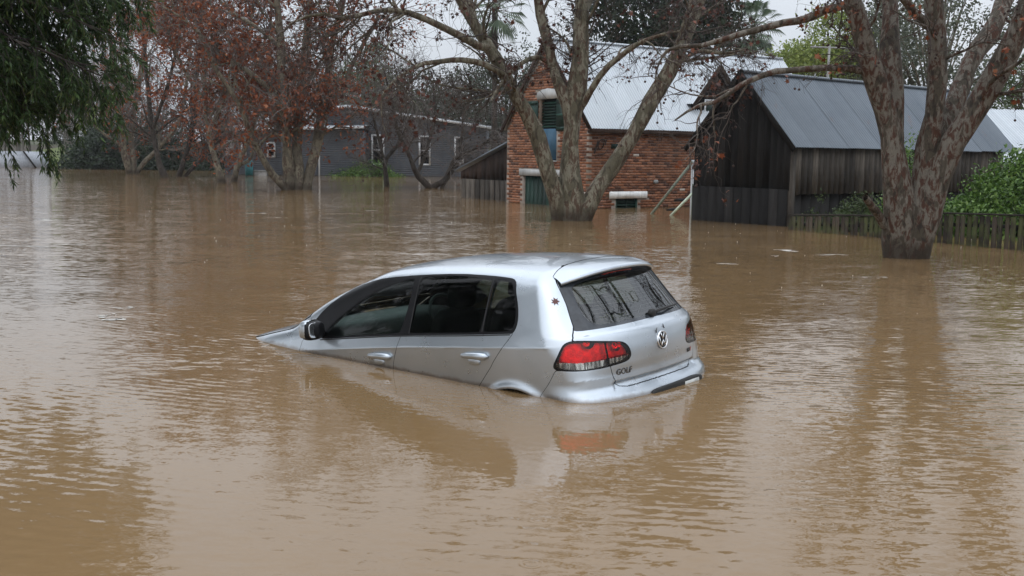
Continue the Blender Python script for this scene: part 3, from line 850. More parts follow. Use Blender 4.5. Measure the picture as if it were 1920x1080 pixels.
x = N('bank_ground'); x.set(rough=0.9)
a_ = x.noise(x.coord(geo=True), 0.06, 4, 0.6); b_ = x.noise(x.coord(geo=True), 2.5, 5, 0.7)
x.base(x.mix(x.ramp(a_, [(0.42, (0,) * 3), (0.58, (1,) * 3)]), x.ramp(b_, [(0.3, (0.030, 0.045, 0.014)), (0.7, (0.075, 0.105, 0.030))]), x.ramp(b_, [(0.3, (0.030, 0.024, 0.015)), (0.7, (0.07, 0.055, 0.035))])))
x.bump(b_, .6, .08)
gx = np.concatenate([np.linspace(-900, -120, 12), np.linspace(-110, 110, 80), np.linspace(120, 900, 12)])
gy = np.concatenate([np.linspace(-120, 40, 10), np.linspace(44, 140, 60), np.linspace(150, 2200, 20)])
GX, GY = np.meshgrid(gx, gy)
shore = np.interp(GX, [-900, -60, -32, -22, -2, 10, 30, 60, 900], [90, 92, 94, 84, 80, 62, 48, 44, 44])
GZ = np.interp(GY - shore, [-40, -8, 0, 12, 35, 120, 2500], [-1.8, -.5, .02, .5, 2.2, 3.5, 5]) + .12 * np.sin(GX * .31 + GY * .17) * np.clip((GY - shore) / 20, 0, 1)
nx_, ny_ = len(gx), len(gy)
I = (np.arange(ny_ - 1) * nx_)[:, None] + np.arange(nx_ - 1)[None]; I = I.ravel()
ground = obj('ground', mesh('ground', np.stack([GX, GY, GZ], -1).reshape(-1, 3), np.stack([I, I + 1, I + nx_ + 1, I + nx_], 1), x.m, smooth=True))
tag(ground, 'grassy and leaf covered bank rising behind the flood', None, kind='structure')

lx, ly = np.meshgrid(np.linspace(-52, -33, 12), np.linspace(93.5, 128, 18))
lsh = np.interp(lx, [-60, -32], [92, 94])
lz = np.interp(ly - lsh, [-8, 0, 12, 35, 120], [-.5, .02, .5, 2.2, 3.5]) + .12 * np.sin(lx * .31 + ly * .17) * np.clip((ly - lsh) / 20, 0, 1) + .12
I = ((np.arange(17) * 12)[:, None] + np.arange(11)[None]).ravel()
x = N('wet_lawn'); x.set(rough=.9); _l = x.noise(x.coord(geo=True), 1.3, 5, .7); x.base(x.ramp(_l, [(.3, (.075, .105, .022)), (.7, (.13, .165, .04))])); x.bump(_l, .5, .05)
lawn = obj('lawn', mesh('lawn', np.stack([lx, ly, lz], -1).reshape(-1, 3), np.stack([I, I + 1, I + 13, I + 12], 1), x.m, smooth=True))
tag(lawn, 'strip of green lawn rising from the water at the far bank', None, kind='structure')

# ------------------------------------------------------------------ building materials
def wood(name, lo, hi, rough=.85, moss=None, grain=(14, 14, .8)):
    x = N(name); x.set(rough=rough, spec=.25)
    oi = x.n('ShaderNodeObjectInfo').outputs['Random']
    g = x.noise(x.coord(scale=grain), 3.0, 6, .7, .6)
    s_ = x.noise(x.coord(geo=True, scale=(1.2, 1.2, .6)), 1.3, 4, .6)
    c = x.ramp(g, [(.3, lo), (.72, hi)])
    c = x.mix(x.ramp(s_, [(.45, (0,) * 3), (.75, (.75,) * 3)]), c, tuple(v * .45 for v in lo))
    v_ = x.ramp(oi, [(0, (.50,) * 3), (.7, (1.1,) * 3), (1, (1.9,) * 3)])
    c = x.mix(1.0, c, v_, 'MULTIPLY')
    if moss:
        c = x.mix(x.ramp(x.noise(x.coord(geo=True), 2.2, 4, .65), [(.42, (0,) * 3), (.62, (.8,) * 3)]), c, moss)
    x.base(c); x.bump(g, .5, .01)
    return x.m
M_BARN = wood('blackened_barn_board', (.0065, .006, .006), (.022, .020, .018))
M_BARNGREY = wood('weathered_grey_board', (.020, .017, .014), (.105, .090, .074))
M_PALING = wood('mossy_paling', (.022, .017, .013), (.070, .052, .038), moss=(.062, .070, .022))
M_BROWNBOARD = wood('dark_brown_board', (.020, .012, .009), (.050, .032, .024))
M_GREENPAINT = wood('dark_green_paint', (.006, .026, .018), (.011, .042, .030), .5)
M_BLUEPAINT = wood('blue_paint', (.045, .115, .185), (.065, .15, .23), .6)
M_WHITEPAINT = wood('chalky_white_paint', (.52, .53, .52), (.74, .75, .74), .7)
M_PALEGREEN = wood('pale_green_paint', (.36, .42, .33), (.50, .56, .46), .7)
M_WHITETRIM = plain('white_trim', (.62, .64, .66), .6, var=.12)
M_GREYBOARD = plain('slate_grey_weatherboard', (.088, .097, .112), .7, var=.2, scale=1.5)
M_DARKPANE = glassy('dark_window_glass', (.10, .11, .12), .03)
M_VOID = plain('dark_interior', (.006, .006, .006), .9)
M_IRON = plain('rusty_black_iron', (.014, .011, .010), .6)
M_MORTAR = plain('grey_mortar', (.30, .255, .215), .95, scale=3)
x = N('old_red_brick'); x.set(rough=.9, spec=.2)
rr_ = x.math('FRACT', x.math('ADD', x.n('ShaderNodeObjectInfo').outputs['Random'], x.rand()))
c = x.ramp(rr_, [(0, (.095, .052, .040)), (.14, (.165, .072, .046)), (.32, (.25, .105, .058)), (.6, (.315, .138, .074)), (.82, (.285, .138, .085)), (.988, (.38, .185, .115)), (.992, (.52, .47, .42)), (1, (.56, .50, .45))])
x.base(x.mix(x.ramp(x.noise(x.coord(geo=True), .9, 5, .65), [(.42, (0,) * 3), (.72, (.6,) * 3)]), c, (.075, .048, .036)))
x.bump(x.noise(x.coord(geo=True), 45, 4), .5, .01)
M_BRICK = x.m
PITCH = .105
def iron_sheet(name, a, b, rust, rough=.42, metal=.55, valley_shade=.35):
    x = N(name); x.set(rough=rough, metal=metal)
    oi = x.n('ShaderNodeObjectInfo').outputs['Random']
    f = x.noise(x.coord(geo=True), .8, 6, .7)
    c = x.ramp(f, [(.3, a), (.7, b)])
    c = x.mix(1.0, c, x.ramp(oi, [(0, (.92,) * 3), (1, (1.06,) * 3)]), 'MULTIPLY')
    c = x.mix(x.ramp(x.noise(x.coord(geo=True, scale=(1, 1, .45)), 1.5, 6, .75), [(.60, (0,) * 3), (.76, (rust,) * 3)]), c, (.13, .055, .03))
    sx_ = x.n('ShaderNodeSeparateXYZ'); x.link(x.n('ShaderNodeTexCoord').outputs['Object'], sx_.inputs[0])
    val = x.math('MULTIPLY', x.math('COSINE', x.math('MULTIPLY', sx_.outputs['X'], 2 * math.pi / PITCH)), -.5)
    c = x.mix(x.math('MULTIPLY', x.math('ADD', val, .5), valley_shade, True), c, tuple(v * .35 for v in a))      # corrugation shading painted into the colour: valleys darkened so the waves show
    x.base(c)
    x.link(x.ramp(f, [(.3, (rough - .08,) * 3), (.7, (rough + .15,) * 3)]), x.b.inputs['Roughness'])
    return x.m
M_ZINC = iron_sheet('bright_zinc_sheet', (.40, .44, .475), (.50, .535, .565), .10, .36, .35)
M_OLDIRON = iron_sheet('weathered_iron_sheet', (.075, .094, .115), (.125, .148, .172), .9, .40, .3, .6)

def sheet_mesh(name, width, length, mat, pitch=PITCH, amp=.017, segs=6):
    """corrugated sheet: x across the waves, y up the slope, z out of it"""
    pitch = width / max(1, round(width / pitch)); n = int(round(width / pitch)) * segs
    xs = np.linspace(0, width, n + 1); zs = amp * np.cos(2 * math.pi * xs / pitch)
    ys = np.linspace(0, length, 3)
    V = np.array([[a, b, c] for b in ys for a, c in zip(xs, zs)])
    m = n + 1
    F = np.array([(r * m + i, r * m + i + 1, (r + 1) * m + i + 1, (r + 1) * m + i) for r in range(2) for i in range(n)])
    V2 = V - [0, 0, .004]
    Fall = np.concatenate([F, F[:, ::-1] + len(V)])
    return mesh(name, np.concatenate([V, V2]), Fall, mat, smooth=True)
def lay_roof(parent, eave0, along, up, length, slope_len, mat, sheet=.735, jitter=.006, cut=None):
    """sheets side by side from eave0; along and up are local unit vectors"""
    a, u = Vector(along), Vector(up); n = a.cross(u)
    k = max(1, int(round(length / sheet))); sheet = length / k
    me = sheet_mesh('roof_sheet', sheet, slope_len, mat)
    for i in range(k):
        p = Vector(eave0) + a * (i * sheet) + n * (.003 + jitter * random.random()) + u * random.uniform(-.012, .012)
        o = obj('roof_sheet', me, parent)
        o.matrix_local = Matrix(((a.x, u.x, n.x, p.x), (a.y, u.y, n.y, p.y), (a.z, u.z, n.z, p.z), (0, 0, 0, 1)))
def boards(parent, p0, along, count, width, zfun, thick, mat, name='plank', gap=.008, out=(0, -1, 0), jit=.006):
    """upright boards, each an object; zfun(s) -> (z0, z1) at distance s along"""
    a, n = Vector(along), Vector(out)
    for i in range(count):
        s0, s1 = i * width + gap / 2, (i + 1) * width - gap / 2
        b = [zfun(s0), zfun(s1)]
        j = random.uniform(0, jit)
        q = []
        for off in (j, j + thick):
            for s, zz in ((s0, b[0][0]), (s1, b[1][0]), (s1, b[1][1]), (s0, b[0][1])):
                v = Vector(p0) + a * s + n * off
                q.append((v.x, v.y, zz + (random.uniform(-.03, .03) if zz == b[0][0] else 0)))
        q = np.array(q)
        c = q.mean(0)
        obj(name, mesh(name, q - c, np.array([[0, 1, 2, 3], [7, 6, 5, 4], [0, 4, 5, 1], [1, 5, 6, 2], [2, 6, 7, 3], [3, 7, 4, 0]]), mat), parent, tuple(c))
def bx(parent, name, lo, hi, mat):
    V, F = box(lo, hi)
    return obj(name, mesh(name, V, F, mat), parent)
def bar(parent, name, a, b, w, h, mat, up=(0, 0, 1)):
    V, F = beam(a, b, w, h, up)
    return obj(name, mesh(name, V, F, mat), parent)
def prism(parent, name, pts, d, mat):
    """flat polygon pts (3D) pushed along vector d"""
    P = np.array(pts, float); n = len(P)
    V = np.concatenate([P, P + np.array(d)])
    F4 = np.array([(i, (i + 1) % n, n + (i + 1) % n, n + i) for i in range(n)])
    me = mesh(name, V, [np.arange(n)[::-1][None], (np.arange(n) + n)[None], F4], mat)
    return obj(name, me, parent)

# ------------------------------------------------------------------ brick house
BH = thing('brick_house', 'old red brick house with steep corrugated roof and green shutters behind the central tree', 'house', (2.33, 33.0, 0), math.atan2(.55, .835))
L_, W_, EZ, RZ_ = 10.6, 4.67, 2.67, 5.33
YM = W_ / 2
holes_r = [(1.113, 2.018, -.5, .300)]
holes_g = [(1.41, 3.64, -1.2, .95), (1.74, 2.72, 1.46, 3.46)]
def wall_pieces(length, z0, z1, holes):
    xs = sorted({0, length, *[h[0] for h in holes], *[h[1] for h in holes]}); zs = sorted({z0, z1, *[h[2] for h in holes if z0 < h[2] < z1], *[h[3] for h in holes if z0 < h[3] < z1]})
    out = []
    for a, b in zip(xs[:-1], xs[1:]):
        for c, d in zip(zs[:-1], zs[1:]):
            if not any(h[0] - 1e-6 <= a and b <= h[1] + 1e-6 and h[2] - 1e-6 <= c and d <= h[3] + 1e-6 for h in holes):
                out.append((a, b, c, d))
    return out
V, F = join([box((a, .006, c), (b, .23, d)) for a, b, c, d in wall_pieces(L_, -1.2, EZ, holes_r)])
wr = obj('wall', mesh('wall', V, F, M_MORTAR), BH)
V, F = join([box((.006, a + (.24 if a == 0 else 0), c), (.23, b, d)) for a, b, c, d in wall_pieces(W_, -1.2, EZ, holes_g)])
wg = obj('wall', mesh('wall', V, F, M_MORTAR), BH)
for (ya, yb, za, zb) in ((.0, 1.74, EZ, 3.46), (2.72, W_, EZ, 3.46)):
    pass
slope = (RZ_ - EZ) / YM
def gable_top(y): return EZ + slope * (y if y <= YM else W_ - y)
prism(BH, 'gable_wall', [(.006, .0, EZ), (.006, 1.74, EZ), (.006, 1.74, gable_top(1.74))], (.22, 0, 0), M_MORTAR)
prism(BH, 'gable_wall', [(.006, 2.72, EZ), (.006, W_, EZ), (.006, 2.72, gable_top(2.72))], (.22, 0, 0), M_MORTAR)
prism(BH, 'gable_wall', [(.006, 1.74, 3.46), (.006, 2.72, 3.46), (.006, 2.72, gable_top(2.72)), (.006, YM, RZ_), (.006, 1.74, gable_top(1.74))], (.22, 0, 0), M_MORTAR)
bx(BH, 'far_wall', (L_ - .23, .24, -1.2), (L_, W_, EZ), M_MORTAR)
bx(BH, 'rear_wall', (.24, W_ - .23, -1.2), (L_ - .24, W_, EZ), M_MORTAR)
# bricks: the ones that show largest are objects, the rest one mesh per wall
BL, BHT, CO = .228, .074, .086
bme = mesh('brick', *box((-BL / 2, -.006, -BHT / 2), (BL / 2, .05, BHT / 2)), M_BRICK)
bmeh = mesh('brick_half', *box((-BL / 4, -.006, -BHT / 2), (BL / 4, .05, BHT / 2)), M_BRICK)
def inh(s, z, holes, m=.115):
    return any(h[0] - m < s < h[1] + m and h[2] - .04 < z < h[3] + .04 for h in holes)
rest, single = [], []
for k in range(int((EZ + .17) / CO)):
    z = -.13 + k * CO
    for i in range(-1, int(8.2 / .238)):
        s = .115 + i * .238 + (.119 if k % 2 else 0)
        if s < .1 or inh(s, z, holes_r) or (z > .29 and z < .53 and .78 < s < 2.47):
            continue
        (single if (2.2 < s < 4.4 and z > 0 and z < 2.0) else rest).append(('r', s, z))
for k in range(int((RZ_ + .17) / CO)):
    z = -.13 + k * CO
    for i in range(-1, int(W_ / .238) + 1):
        s = .115 + i * .238 + (.119 if k % 2 else 0)
        if s < .115 or s > W_ - .1 or inh(s, z, holes_g) or (z > EZ - .05 and gable_top(s) < z + .17) or (.93 < z < 1.2 and 1.2 < s < 3.9) or (3.44 < z < 3.76 and 1.6 < s < 2.86):
            continue
        (single if (3.8 < s and z > 0 and z < 1.2) else rest).append(('g', s, z))
single = single[:300]
for w_, s, z in single:
    j = random.uniform(-.003, .004)
    o = obj('brick', bme, wr if w_ == 'r' else wg)
    if w_ == 'r':
        o.location = (s, j, z)
    else:
        o.matrix_local = Matrix(((0, 1, 0, j), (-1, 0, 0, s), (0, 0, 1, z), (0, 0, 0, 1)))
for w_, par in (('r', wr), ('g', wg)):
    bl_ = []
    for q, s, z in rest:
        if q == w_:
            j = random.uniform(-.003, .004); e = random.uniform(-.004, .004)
            bl_.append(box((s - BL / 2 + e, -.006 + j, z - BHT / 2), (s + BL / 2 + e, .05, z + BHT / 2)) if w_ == 'r' else box((-.006 + j, s - BL / 2 + e, z - BHT / 2), (.05, s + BL / 2 + e, z + BHT / 2)))
    V, F = join(bl_)
    o = obj('brickwork', mesh('brickwork', V, F, M_BRICK), par); o['kind'] = 'stuff'
# roof
SL = math.hypot(YM, RZ_ - EZ)
cs, sn = YM / SL, (RZ_ - EZ) / SL
OV = .32
lay_roof(BH, (-.10, -OV * cs, EZ - OV * sn + .05), (1, 0, 0), (0, cs, sn), L_ + .4, SL + OV, M_ZINC)
lay_roof(BH, (L_ + .30, W_ + OV * cs, EZ - OV * sn + .05), (-1, 0, 0), (0, -cs, sn), L_ + .4, SL + OV, M_ZINC)
V, F = lathe([(.10, 0), (.10, L_ + .38)], 12, 'x'); obj('ridge_cap', mesh('ridge_cap', V * [1, 1, .5] + [-.10, YM, RZ_ + .055], F, M_ZINC, smooth=True), BH)
for y0, sgn in ((-OV * cs, 1), (W_ + OV * cs, -1)):
    bar(BH, 'barge_board', (-.115, y0, EZ - OV * sn - .01), (-.115, YM, RZ_ - .0), .13, .03, M_BROWNBOARD, up=(1, 0, 0))
bar(BH, 'eave_board', (-.2, -OV * cs + .03, EZ - OV * sn - .03), (L_, -OV * cs + .03, EZ - OV * sn - .03), .03, .12, M_BROWNBOARD)
# openings
gd = bx(BH, 'door', (.10, 1.42, -1.2), (.15, 3.63, .94), M_GREENPAINT)
for i in range(9):
    bx(gd, 'plank', (.085, 1.43 + i * .244, -1.1), (.10, 1.43 + i * .244 + .235, .93), M_GREENPAINT)
for a, b, z0, z1, s_ in ((1.24, 3.84, .95, 1.17, 0), (1.62, 2.84, 3.46, 3.74, .06)):
    pts = [(-.03, a, z0), (-.03, b, z0), (-.03, b, z1 - s_)] + [(-.03, b + (a - b) * t, z1 - s_ + s_ * math.sin(math.pi * t) * 2) for t in (.25, .5, .75)] + [(-.03, a, z1 - s_)]
    prism(BH, 'lintel', pts, (.2, 0, 0), M_WHITEPAINT)
bx(BH, 'loft_void', (.19, 1.75, 1.47), (.22, 2.71, 3.45), M_VOID)
bd = bx(BH, 'loft_door', (.06, 1.76, 1.50), (.10, 2.70, 2.50), M_BLUEPAINT)
bx(BH, 'loft_sill', (-.05, 1.70, 1.42), (.10, 2.76, 1.475), M_WHITEPAINT)
for i in range(9):
    bar(BH, 'louvre_slat', (.10, 1.78, 2.58 + i * .095), (.10, 2.69, 2.58 + i * .095), .012, .075, M_GREENPAINT, up=(.6, 0, .8))
for y0, y1 in ((2.76, 3.36), (1.12, 1.70)):
    sh = bx(BH, 'shutter', (-.055, y0, 2.42), (-.02, y1, 3.42), M_GREENPAINT)
    for zc in (2.5, 2.92, 3.34):
        bx(sh, 'shutter_rail', (-.072, y0 + .02, zc - .05), (-.056, y1 - .02, zc + .05), M_GREENPAINT)
bx(BH, 'lintel', (.85, -.045, .305), (2.38, .10, .525), M_WHITEPAINT)
lv = bx(BH, 'louvre_window', (1.12, .10, -.5), (2.01, .13, .30), M_VOID)
bx(lv, 'frame', (1.12, .02, -.5), (1.18, .10, .295), M_GREENPAINT); bx(lv, 'frame', (1.95, .02, -.5), (2.01, .10, .295), M_GREENPAINT); bx(lv, 'frame', (1.55, .03, -.5), (1.59, .09, .295), M_GREENPAINT)
for i in range(5):
    bar(lv, 'slat', (1.18, .06, -.20 + i * .10), (1.95, .06, -.20 + i * .10), .012, .085, M_GREENPAINT, up=(0, .6, .8))
V, F = rounded_box((.20, .10, .13), power=2.5); obj('vent_cover', mesh('vent_cover', V + [2.72, -.05, .83], F, plain('grey_vent', (.22, .23, .23), .5), smooth=True), BH)
bx(BH, 'small_sign', (.86, -.03, 1.87), (1.12, -.012, 2.03), M_GREENPAINT)
cur = [(np.array([[.40 + .16 * math.cos(a) * (1 - a / 14), -.10 - .05 * math.sin(a), 1.98 + .20 * math.sin(a) * (1 - a / 14)] for a in np.linspace(0, 7, 22)]), np.full(22, .018)),
       (np.array([[.20, -.02, 1.72], [.22, -.10, 1.95], [.26, -.12, 2.12]]), np.array([.022, .022, .018])), (np.array([[.22, -.02, 1.66], [.5, -.12, 1.7], [.68, -.10, 1.86]]), np.array([.015, .015, .012]))]
V, F = tubes(cur, 6); obj('iron_bracket', mesh('iron_bracket', V, F, M_IRON, smooth=True), BH)
# dormer with dark boarded gable
DX, DW, DZ, DA = 5.65, 1.0, 3.55, 4.72
dy = (DZ - EZ) / slope - .35
yb = (DA - EZ) / slope + .1
prism(BH, 'dormer_face', [(DX - DW, dy, DZ - .65), (DX + DW, dy, DZ - .65), (DX + DW, dy, DZ), (DX, dy, DA - .04), (DX - DW, dy, DZ)], (0, .08, 0), M_BARN)
bx(BH, 'dormer_window', (DX - .45, dy - .02, DZ - .60), (DX + .30, dy - .004, DZ - .02), M_GREENPAINT)
for a, b in (((DX - .50, DZ - .65), (DX - .44, DZ + .03)), ((DX + .30, DZ - .65), (DX + .36, DZ + .03)), ((DX - .44, DZ - .03), (DX + .30, DZ + .03))):
    bx(BH, 'dormer_frame', (a[0], dy - .05, a[1]), (b[0], dy - .021, b[1]), M_WHITETRIM)
dl = math.hypot(DW + .15, (DA - DZ) * (DW + .15) / DW)
ux, uz = DW / math.hypot(DW, DA - DZ), (DA - DZ) / math.hypot(DW, DA - DZ)
lay_roof(BH, (DX - DW - .15, yb + .4, DA - (DA - DZ) * (DW + .15) / DW + .03), (0, -1, 0), (ux, 0, uz), yb + .4 - dy + .22, dl, M_ZINC)
lay_roof(BH, (DX + DW + .15, dy - .22, DA - (DA - DZ) * (DW + .15) / DW + .03), (0, 1, 0), (-ux, 0, uz), yb + .4 - dy + .22, dl, M_ZINC)
for sg in (-1, 1):
    bar(BH, 'dormer_barge', (DX + sg * (DW + .15), dy - .23, DA - (DA - DZ) * (DW + .15) / DW - .04), (DX, dy - .23, DA - .04), .15, .03, M_BROWNBOARD, up=(0, 1, 0))
# lean-to of dark boards at the far side, palings below
lt = thing('lean_to', 'dark boarded lean-to shed with sloping roof against the brick house end wall', 'shed', (2.33, 33.0, 0), math.atan2(.55, .835))
zl = lambda s: 2.12 - s * (1.14 / 3.9)
boards(lt, (.50, W_ + .02, 0), (0, 1, 0), 13, .30, lambda s: (.70, zl(s)), .03, M_BROWNBOARD, out=(-1, 0, 0))
boards(lt, (.44, W_ + .05, 0), (0, 1, 0), 11, .34, lambda s: (-1.0, .72), .03, M_BARNGREY, name='paling', gap=.05, out=(-1, 0, 0), jit=.02)
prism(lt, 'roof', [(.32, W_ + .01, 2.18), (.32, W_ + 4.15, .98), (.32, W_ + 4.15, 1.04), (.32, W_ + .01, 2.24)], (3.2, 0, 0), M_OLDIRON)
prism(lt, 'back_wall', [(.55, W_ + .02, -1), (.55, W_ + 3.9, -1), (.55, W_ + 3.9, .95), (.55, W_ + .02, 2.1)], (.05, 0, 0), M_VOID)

# ------------------------------------------------------------------ barn
BN = thing('timber_barn', 'black timber barn with grey corrugated gable roof standing in the flood beside the fence', 'barn', (6.68, 25.62, 0), math.atan2(.634, .774))
BW, BLn, BE, BR = 3.02, 10.8, 2.08, 3.72
bs = (BR - BE) / (BW / 2)
bt = lambda s: BE + bs * (s if s < BW / 2 else BW - s)
boards(BN, (0, 0, 0), (0, 1, 0), 15, BW / 15, lambda s: (.86, bt(s)), .025, M_BARN, out=(-1, 0, 0), gap=.006)
boards(BN, (-.035, .02, 0), (0, 1, 0), 11, (BW - .02) / 11, lambda s: (-1.2, .90), .03, M_BARN, out=(-1, 0, 0), gap=.01, jit=.015)
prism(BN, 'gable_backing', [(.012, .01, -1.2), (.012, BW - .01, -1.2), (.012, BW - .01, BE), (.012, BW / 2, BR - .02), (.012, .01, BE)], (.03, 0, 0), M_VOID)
boards(BN, (.16, -.01, 0), (1, 0, 0), 46, .225, lambda s: (.78 - .004 * s, BE), .025, M_BARNGREY, out=(0, -1, 0), gap=.008, jit=.012)
boards(BN, (.2, .12, 0), (1, 0, 0), 26, .40, lambda s: (-1.2, .85), .025, M_BARN, out=(0, -1, 0), gap=.015, jit=.02)
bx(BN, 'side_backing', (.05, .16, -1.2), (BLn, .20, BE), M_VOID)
bx(BN, 'far_wall', (BLn - .05, .2, -1.2), (BLn, BW, BE), M_BARN); bx(BN, 'rear_wall', (.05, BW - .06, -1.2), (BLn - .06, BW - .01, BE), M_BARN)
for px_ in (0.0, 3.4, 6.8, 10.3):
    bx(BN, 'post', (px_ - .02, -.045, -1.2), (px_ + .15, .10, BE), M_BARNGREY)
bsl = math.hypot(BW / 2, BR - BE); bc, bn_ = (BW / 2) / bsl, (BR - BE) / bsl
BO = .30
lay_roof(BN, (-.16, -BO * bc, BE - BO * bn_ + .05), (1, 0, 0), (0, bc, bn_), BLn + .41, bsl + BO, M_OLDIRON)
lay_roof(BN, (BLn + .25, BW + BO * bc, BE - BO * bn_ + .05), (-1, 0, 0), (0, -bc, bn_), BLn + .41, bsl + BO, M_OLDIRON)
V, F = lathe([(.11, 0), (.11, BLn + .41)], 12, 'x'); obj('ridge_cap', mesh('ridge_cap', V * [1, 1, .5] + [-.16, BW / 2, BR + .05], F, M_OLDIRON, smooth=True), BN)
for y0 in (-BO * bc, BW + BO * bc):
    bar(BN, 'barge_board', (-.175, y0, BE - BO * bn_ - .02), (-.175, BW / 2, BR - .0), .13, .03, M_BARN, up=(1, 0, 0))

# stair rail between house and barn
sr = thing('stair_railing', 'pale green wooden stair handrail slanting out of the water beside the barn', 'railing')
A_, B_ = at(1226, 396, 30.6), at(1299, 303, 30.2)
bar(sr, 'handrail', A_ - (B_ - A_) * .25, B_, .07, .07, M_PALEGREEN)
A2, B2 = at(1266, 396, 29.9), at(1299, 362, 29.7)
bar(sr, 'lower_rail', A2 - (B2 - A2) * .4, B2, .07, .07, M_PALEGREEN)
P1, P2 = at(1297, 412, 29.0), at(1297, 345, 29.0)
bar(sr, 'post', (P1.x, P1.y, -1), (P1.x, P1.y, P2.z), .045, .045, M_PALEGREEN, up=(0, 1, 0))
P1, P2 = at(1298, 345, 30.3), at(1298, 300, 30.3)
bar(sr, 'post', (P1.x, P1.y, -1), (P1.x, P1.y, P2.z), .08, .08, M_WHITETRIM, up=(0, 1, 0))
for t in (.15, .35, .55, .75):
    q = A_ + (B_ - A_) * t
    bar(sr, 'tread', (q.x - .1, q.y + .05, q.z - .75), (q.x + .2, q.y + 1.0, q.z - .75), .25, .04, M_BARN)

# ------------------------------------------------------------------ paling fence
FN = thing('paling_fence', 'low mossy timber paling fence standing in the flood in front of the hedge', 'fence')
path = [(6.44, 24.66, .345), (7.72, 22.55, .46), (8.62, 21.15, .60), (9.60, 19.55, .655), (11.3, 16.8, .74)]
for (a, b) in zip(path[:-1], path[1:]):
    A_, B_ = Vector((a[0], a[1], 0)), Vector((b[0], b[1], 0))
    d = (B_ - A_); ln = d.length; d.normalize(); nrm = Vector((d.y, -d.x, 0))
    if nrm.y > 0: nrm = -nrm
    k = int(ln / .128)
    for i in range(k):
        t = (i + .5) / k
        zt = a[2] + (b[2] - a[2]) * t - .03
        wd = random.uniform(.082, .102)
        V, F = box((-wd / 2, -.010, -.95), (wd / 2, .010, zt + random.uniform(-.012, .008)))
        o = obj('paling', mesh('paling', V, F, M_PALING), FN)
        p_ = A_ + d * (ln * t) + nrm * (.035 if i % 2 else .012)
        o.location = p_; o.rotation_euler = (random.uniform(-.012, .012), random.uniform(-.015, .015), math.atan2(d.y, d.x))
    bar(FN, 'top_rail', (a[0], a[1], a[2]), (b[0], b[1], b[2]), .085, .035, M_BARNGREY)
    bar(FN, 'back_rail', (a[0] - nrm.x * .02, a[1] - nrm.y * .02, a[2] - .22), (b[0] - nrm.x * .02, b[1] - nrm.y * .02, b[2] - .22), .04, .07, M_BARN)

# ------------------------------------------------------------------ pale roofed house at the edge
PH = thing('pale_roofed_house', 'house behind the hedge of which only a pale corrugated roof shows', 'house', (15.4, 33.5, 0), math.radians(8))
bx(PH, 'wall', (.3, .4, -1), (11, 6.0, 1.75), M_WHITETRIM)
lay_roof(PH, (0, 0, 1.55), (1, 0, 0), (0, .866, .5), 11.4, 3.7, M_ZINC)
lay_roof(PH, (11.4, 6.41, 1.55), (-1, 0, 0), (0, -.866, .5), 11.4, 3.7, M_ZINC)
prism(PH, 'gable_wall', [(.3, .4, 1.75), (.3, 6.0, 1.75), (.3, 3.2, 3.3)], (.1, 0, 0), M_WHITETRIM)

# ------------------------------------------------------------------ grey weatherboard house
GH = thing('weatherboard_house', 'slate grey weatherboard house with white window frames standing in the far water', 'house')
def gx_(px, Y): return (px - 960) / FPX * Y
def lap_wall(parent, x0, x1, y, zt, z0=-.6, step=.15):
    """overlapping boards; zt(x) top"""
    q = []
    k = int((max(zt(x0), zt(x1), zt((x0 + x1) / 2)) - z0) / step) + 1
    for i in range(k):
        za = z0 + i * step
        zb = za + step + .02
        xa, xb = x0, x1
        ta, tb = zt(x0), zt(x1)
        if min(ta, tb) < zb:      # cut by the slanting top
            xs = np.linspace(x0, x1, 60); ok = np.array([zt(v) for v in xs]) > za + .05
            if not ok.any(): continue
            xa, xb = xs[ok].min(), xs[ok].max()
        q.append((np.array([[xa, y - .022, za], [xb, y - .022, za], [xb, y - .002, zb], [xa, y - .002, zb], [xa, y + .02, za], [xb, y + .02, za], [xb, y + .02, zb], [xa, y + .02, zb]]), BOXF))
    V, F = join(q)
    o = obj('weatherboards', mesh('weatherboards', V, F[:, ::-1], M_GREYBOARD), parent); o['kind'] = 'stuff'
    return o
ztm = lambda xx: float(np.interp(xx, [-13.6, -11.7, -2.0], [4.55, 4.78, 3.45]))
lap_wall(GH, -13.36, -2.0, 76.0, ztm)
lap_wall(GH, -20.1, -10.55, 74.0, lambda xx: 3.05)
bx(GH, 'side_wall', (-10.60, 74.02, -.6), (-10.50, 75.98, 3.05), M_GREYBOARD); bx(GH, 'side_wall', (-2.05, 76.02, -.6), (-1.95, 84, 3.4), M_GREYBOARD); bx(GH, 'side_wall', (-20.1, 74.05, -.6), (-20.0, 82, 3.0), M_GREYBOARD)
prism(GH, 'roof', [(-14.0, 75.5, 4.62), (-11.7, 75.5, 4.90), (-1.6, 75.5, 3.52), (-1.6, 75.5, 3.60), (-11.7, 75.5, 5.0), (-14.0, 75.5, 4.70)], (0, 9, 0), plain('grey_roof', (.20, .22, .24), .6))
for a, b in (((-14.0, 4.60), (-11.7, 4.86)), ((-11.7, 4.86), (-1.6, 3.48))):
    bar(GH, 'fascia', (a[0], 75.47, a[1]), (b[0], 75.47, b[1]), .05, .17, M_WHITETRIM)
prism(GH, 'wing_roof', [(-20.5, 73.4, 3.12), (-10.3, 73.4, 3.42), (-10.3, 76.0, 3.55), (-20.5, 76.0, 3.30)], (0, 0, .06), plain('grey_wing_roof', (.24, .26, .28), .6))
bar(GH, 'fascia', (-20.5, 73.38, 3.06), (-10.3, 73.38, 3.36), .05, .17, M_WHITETRIM)
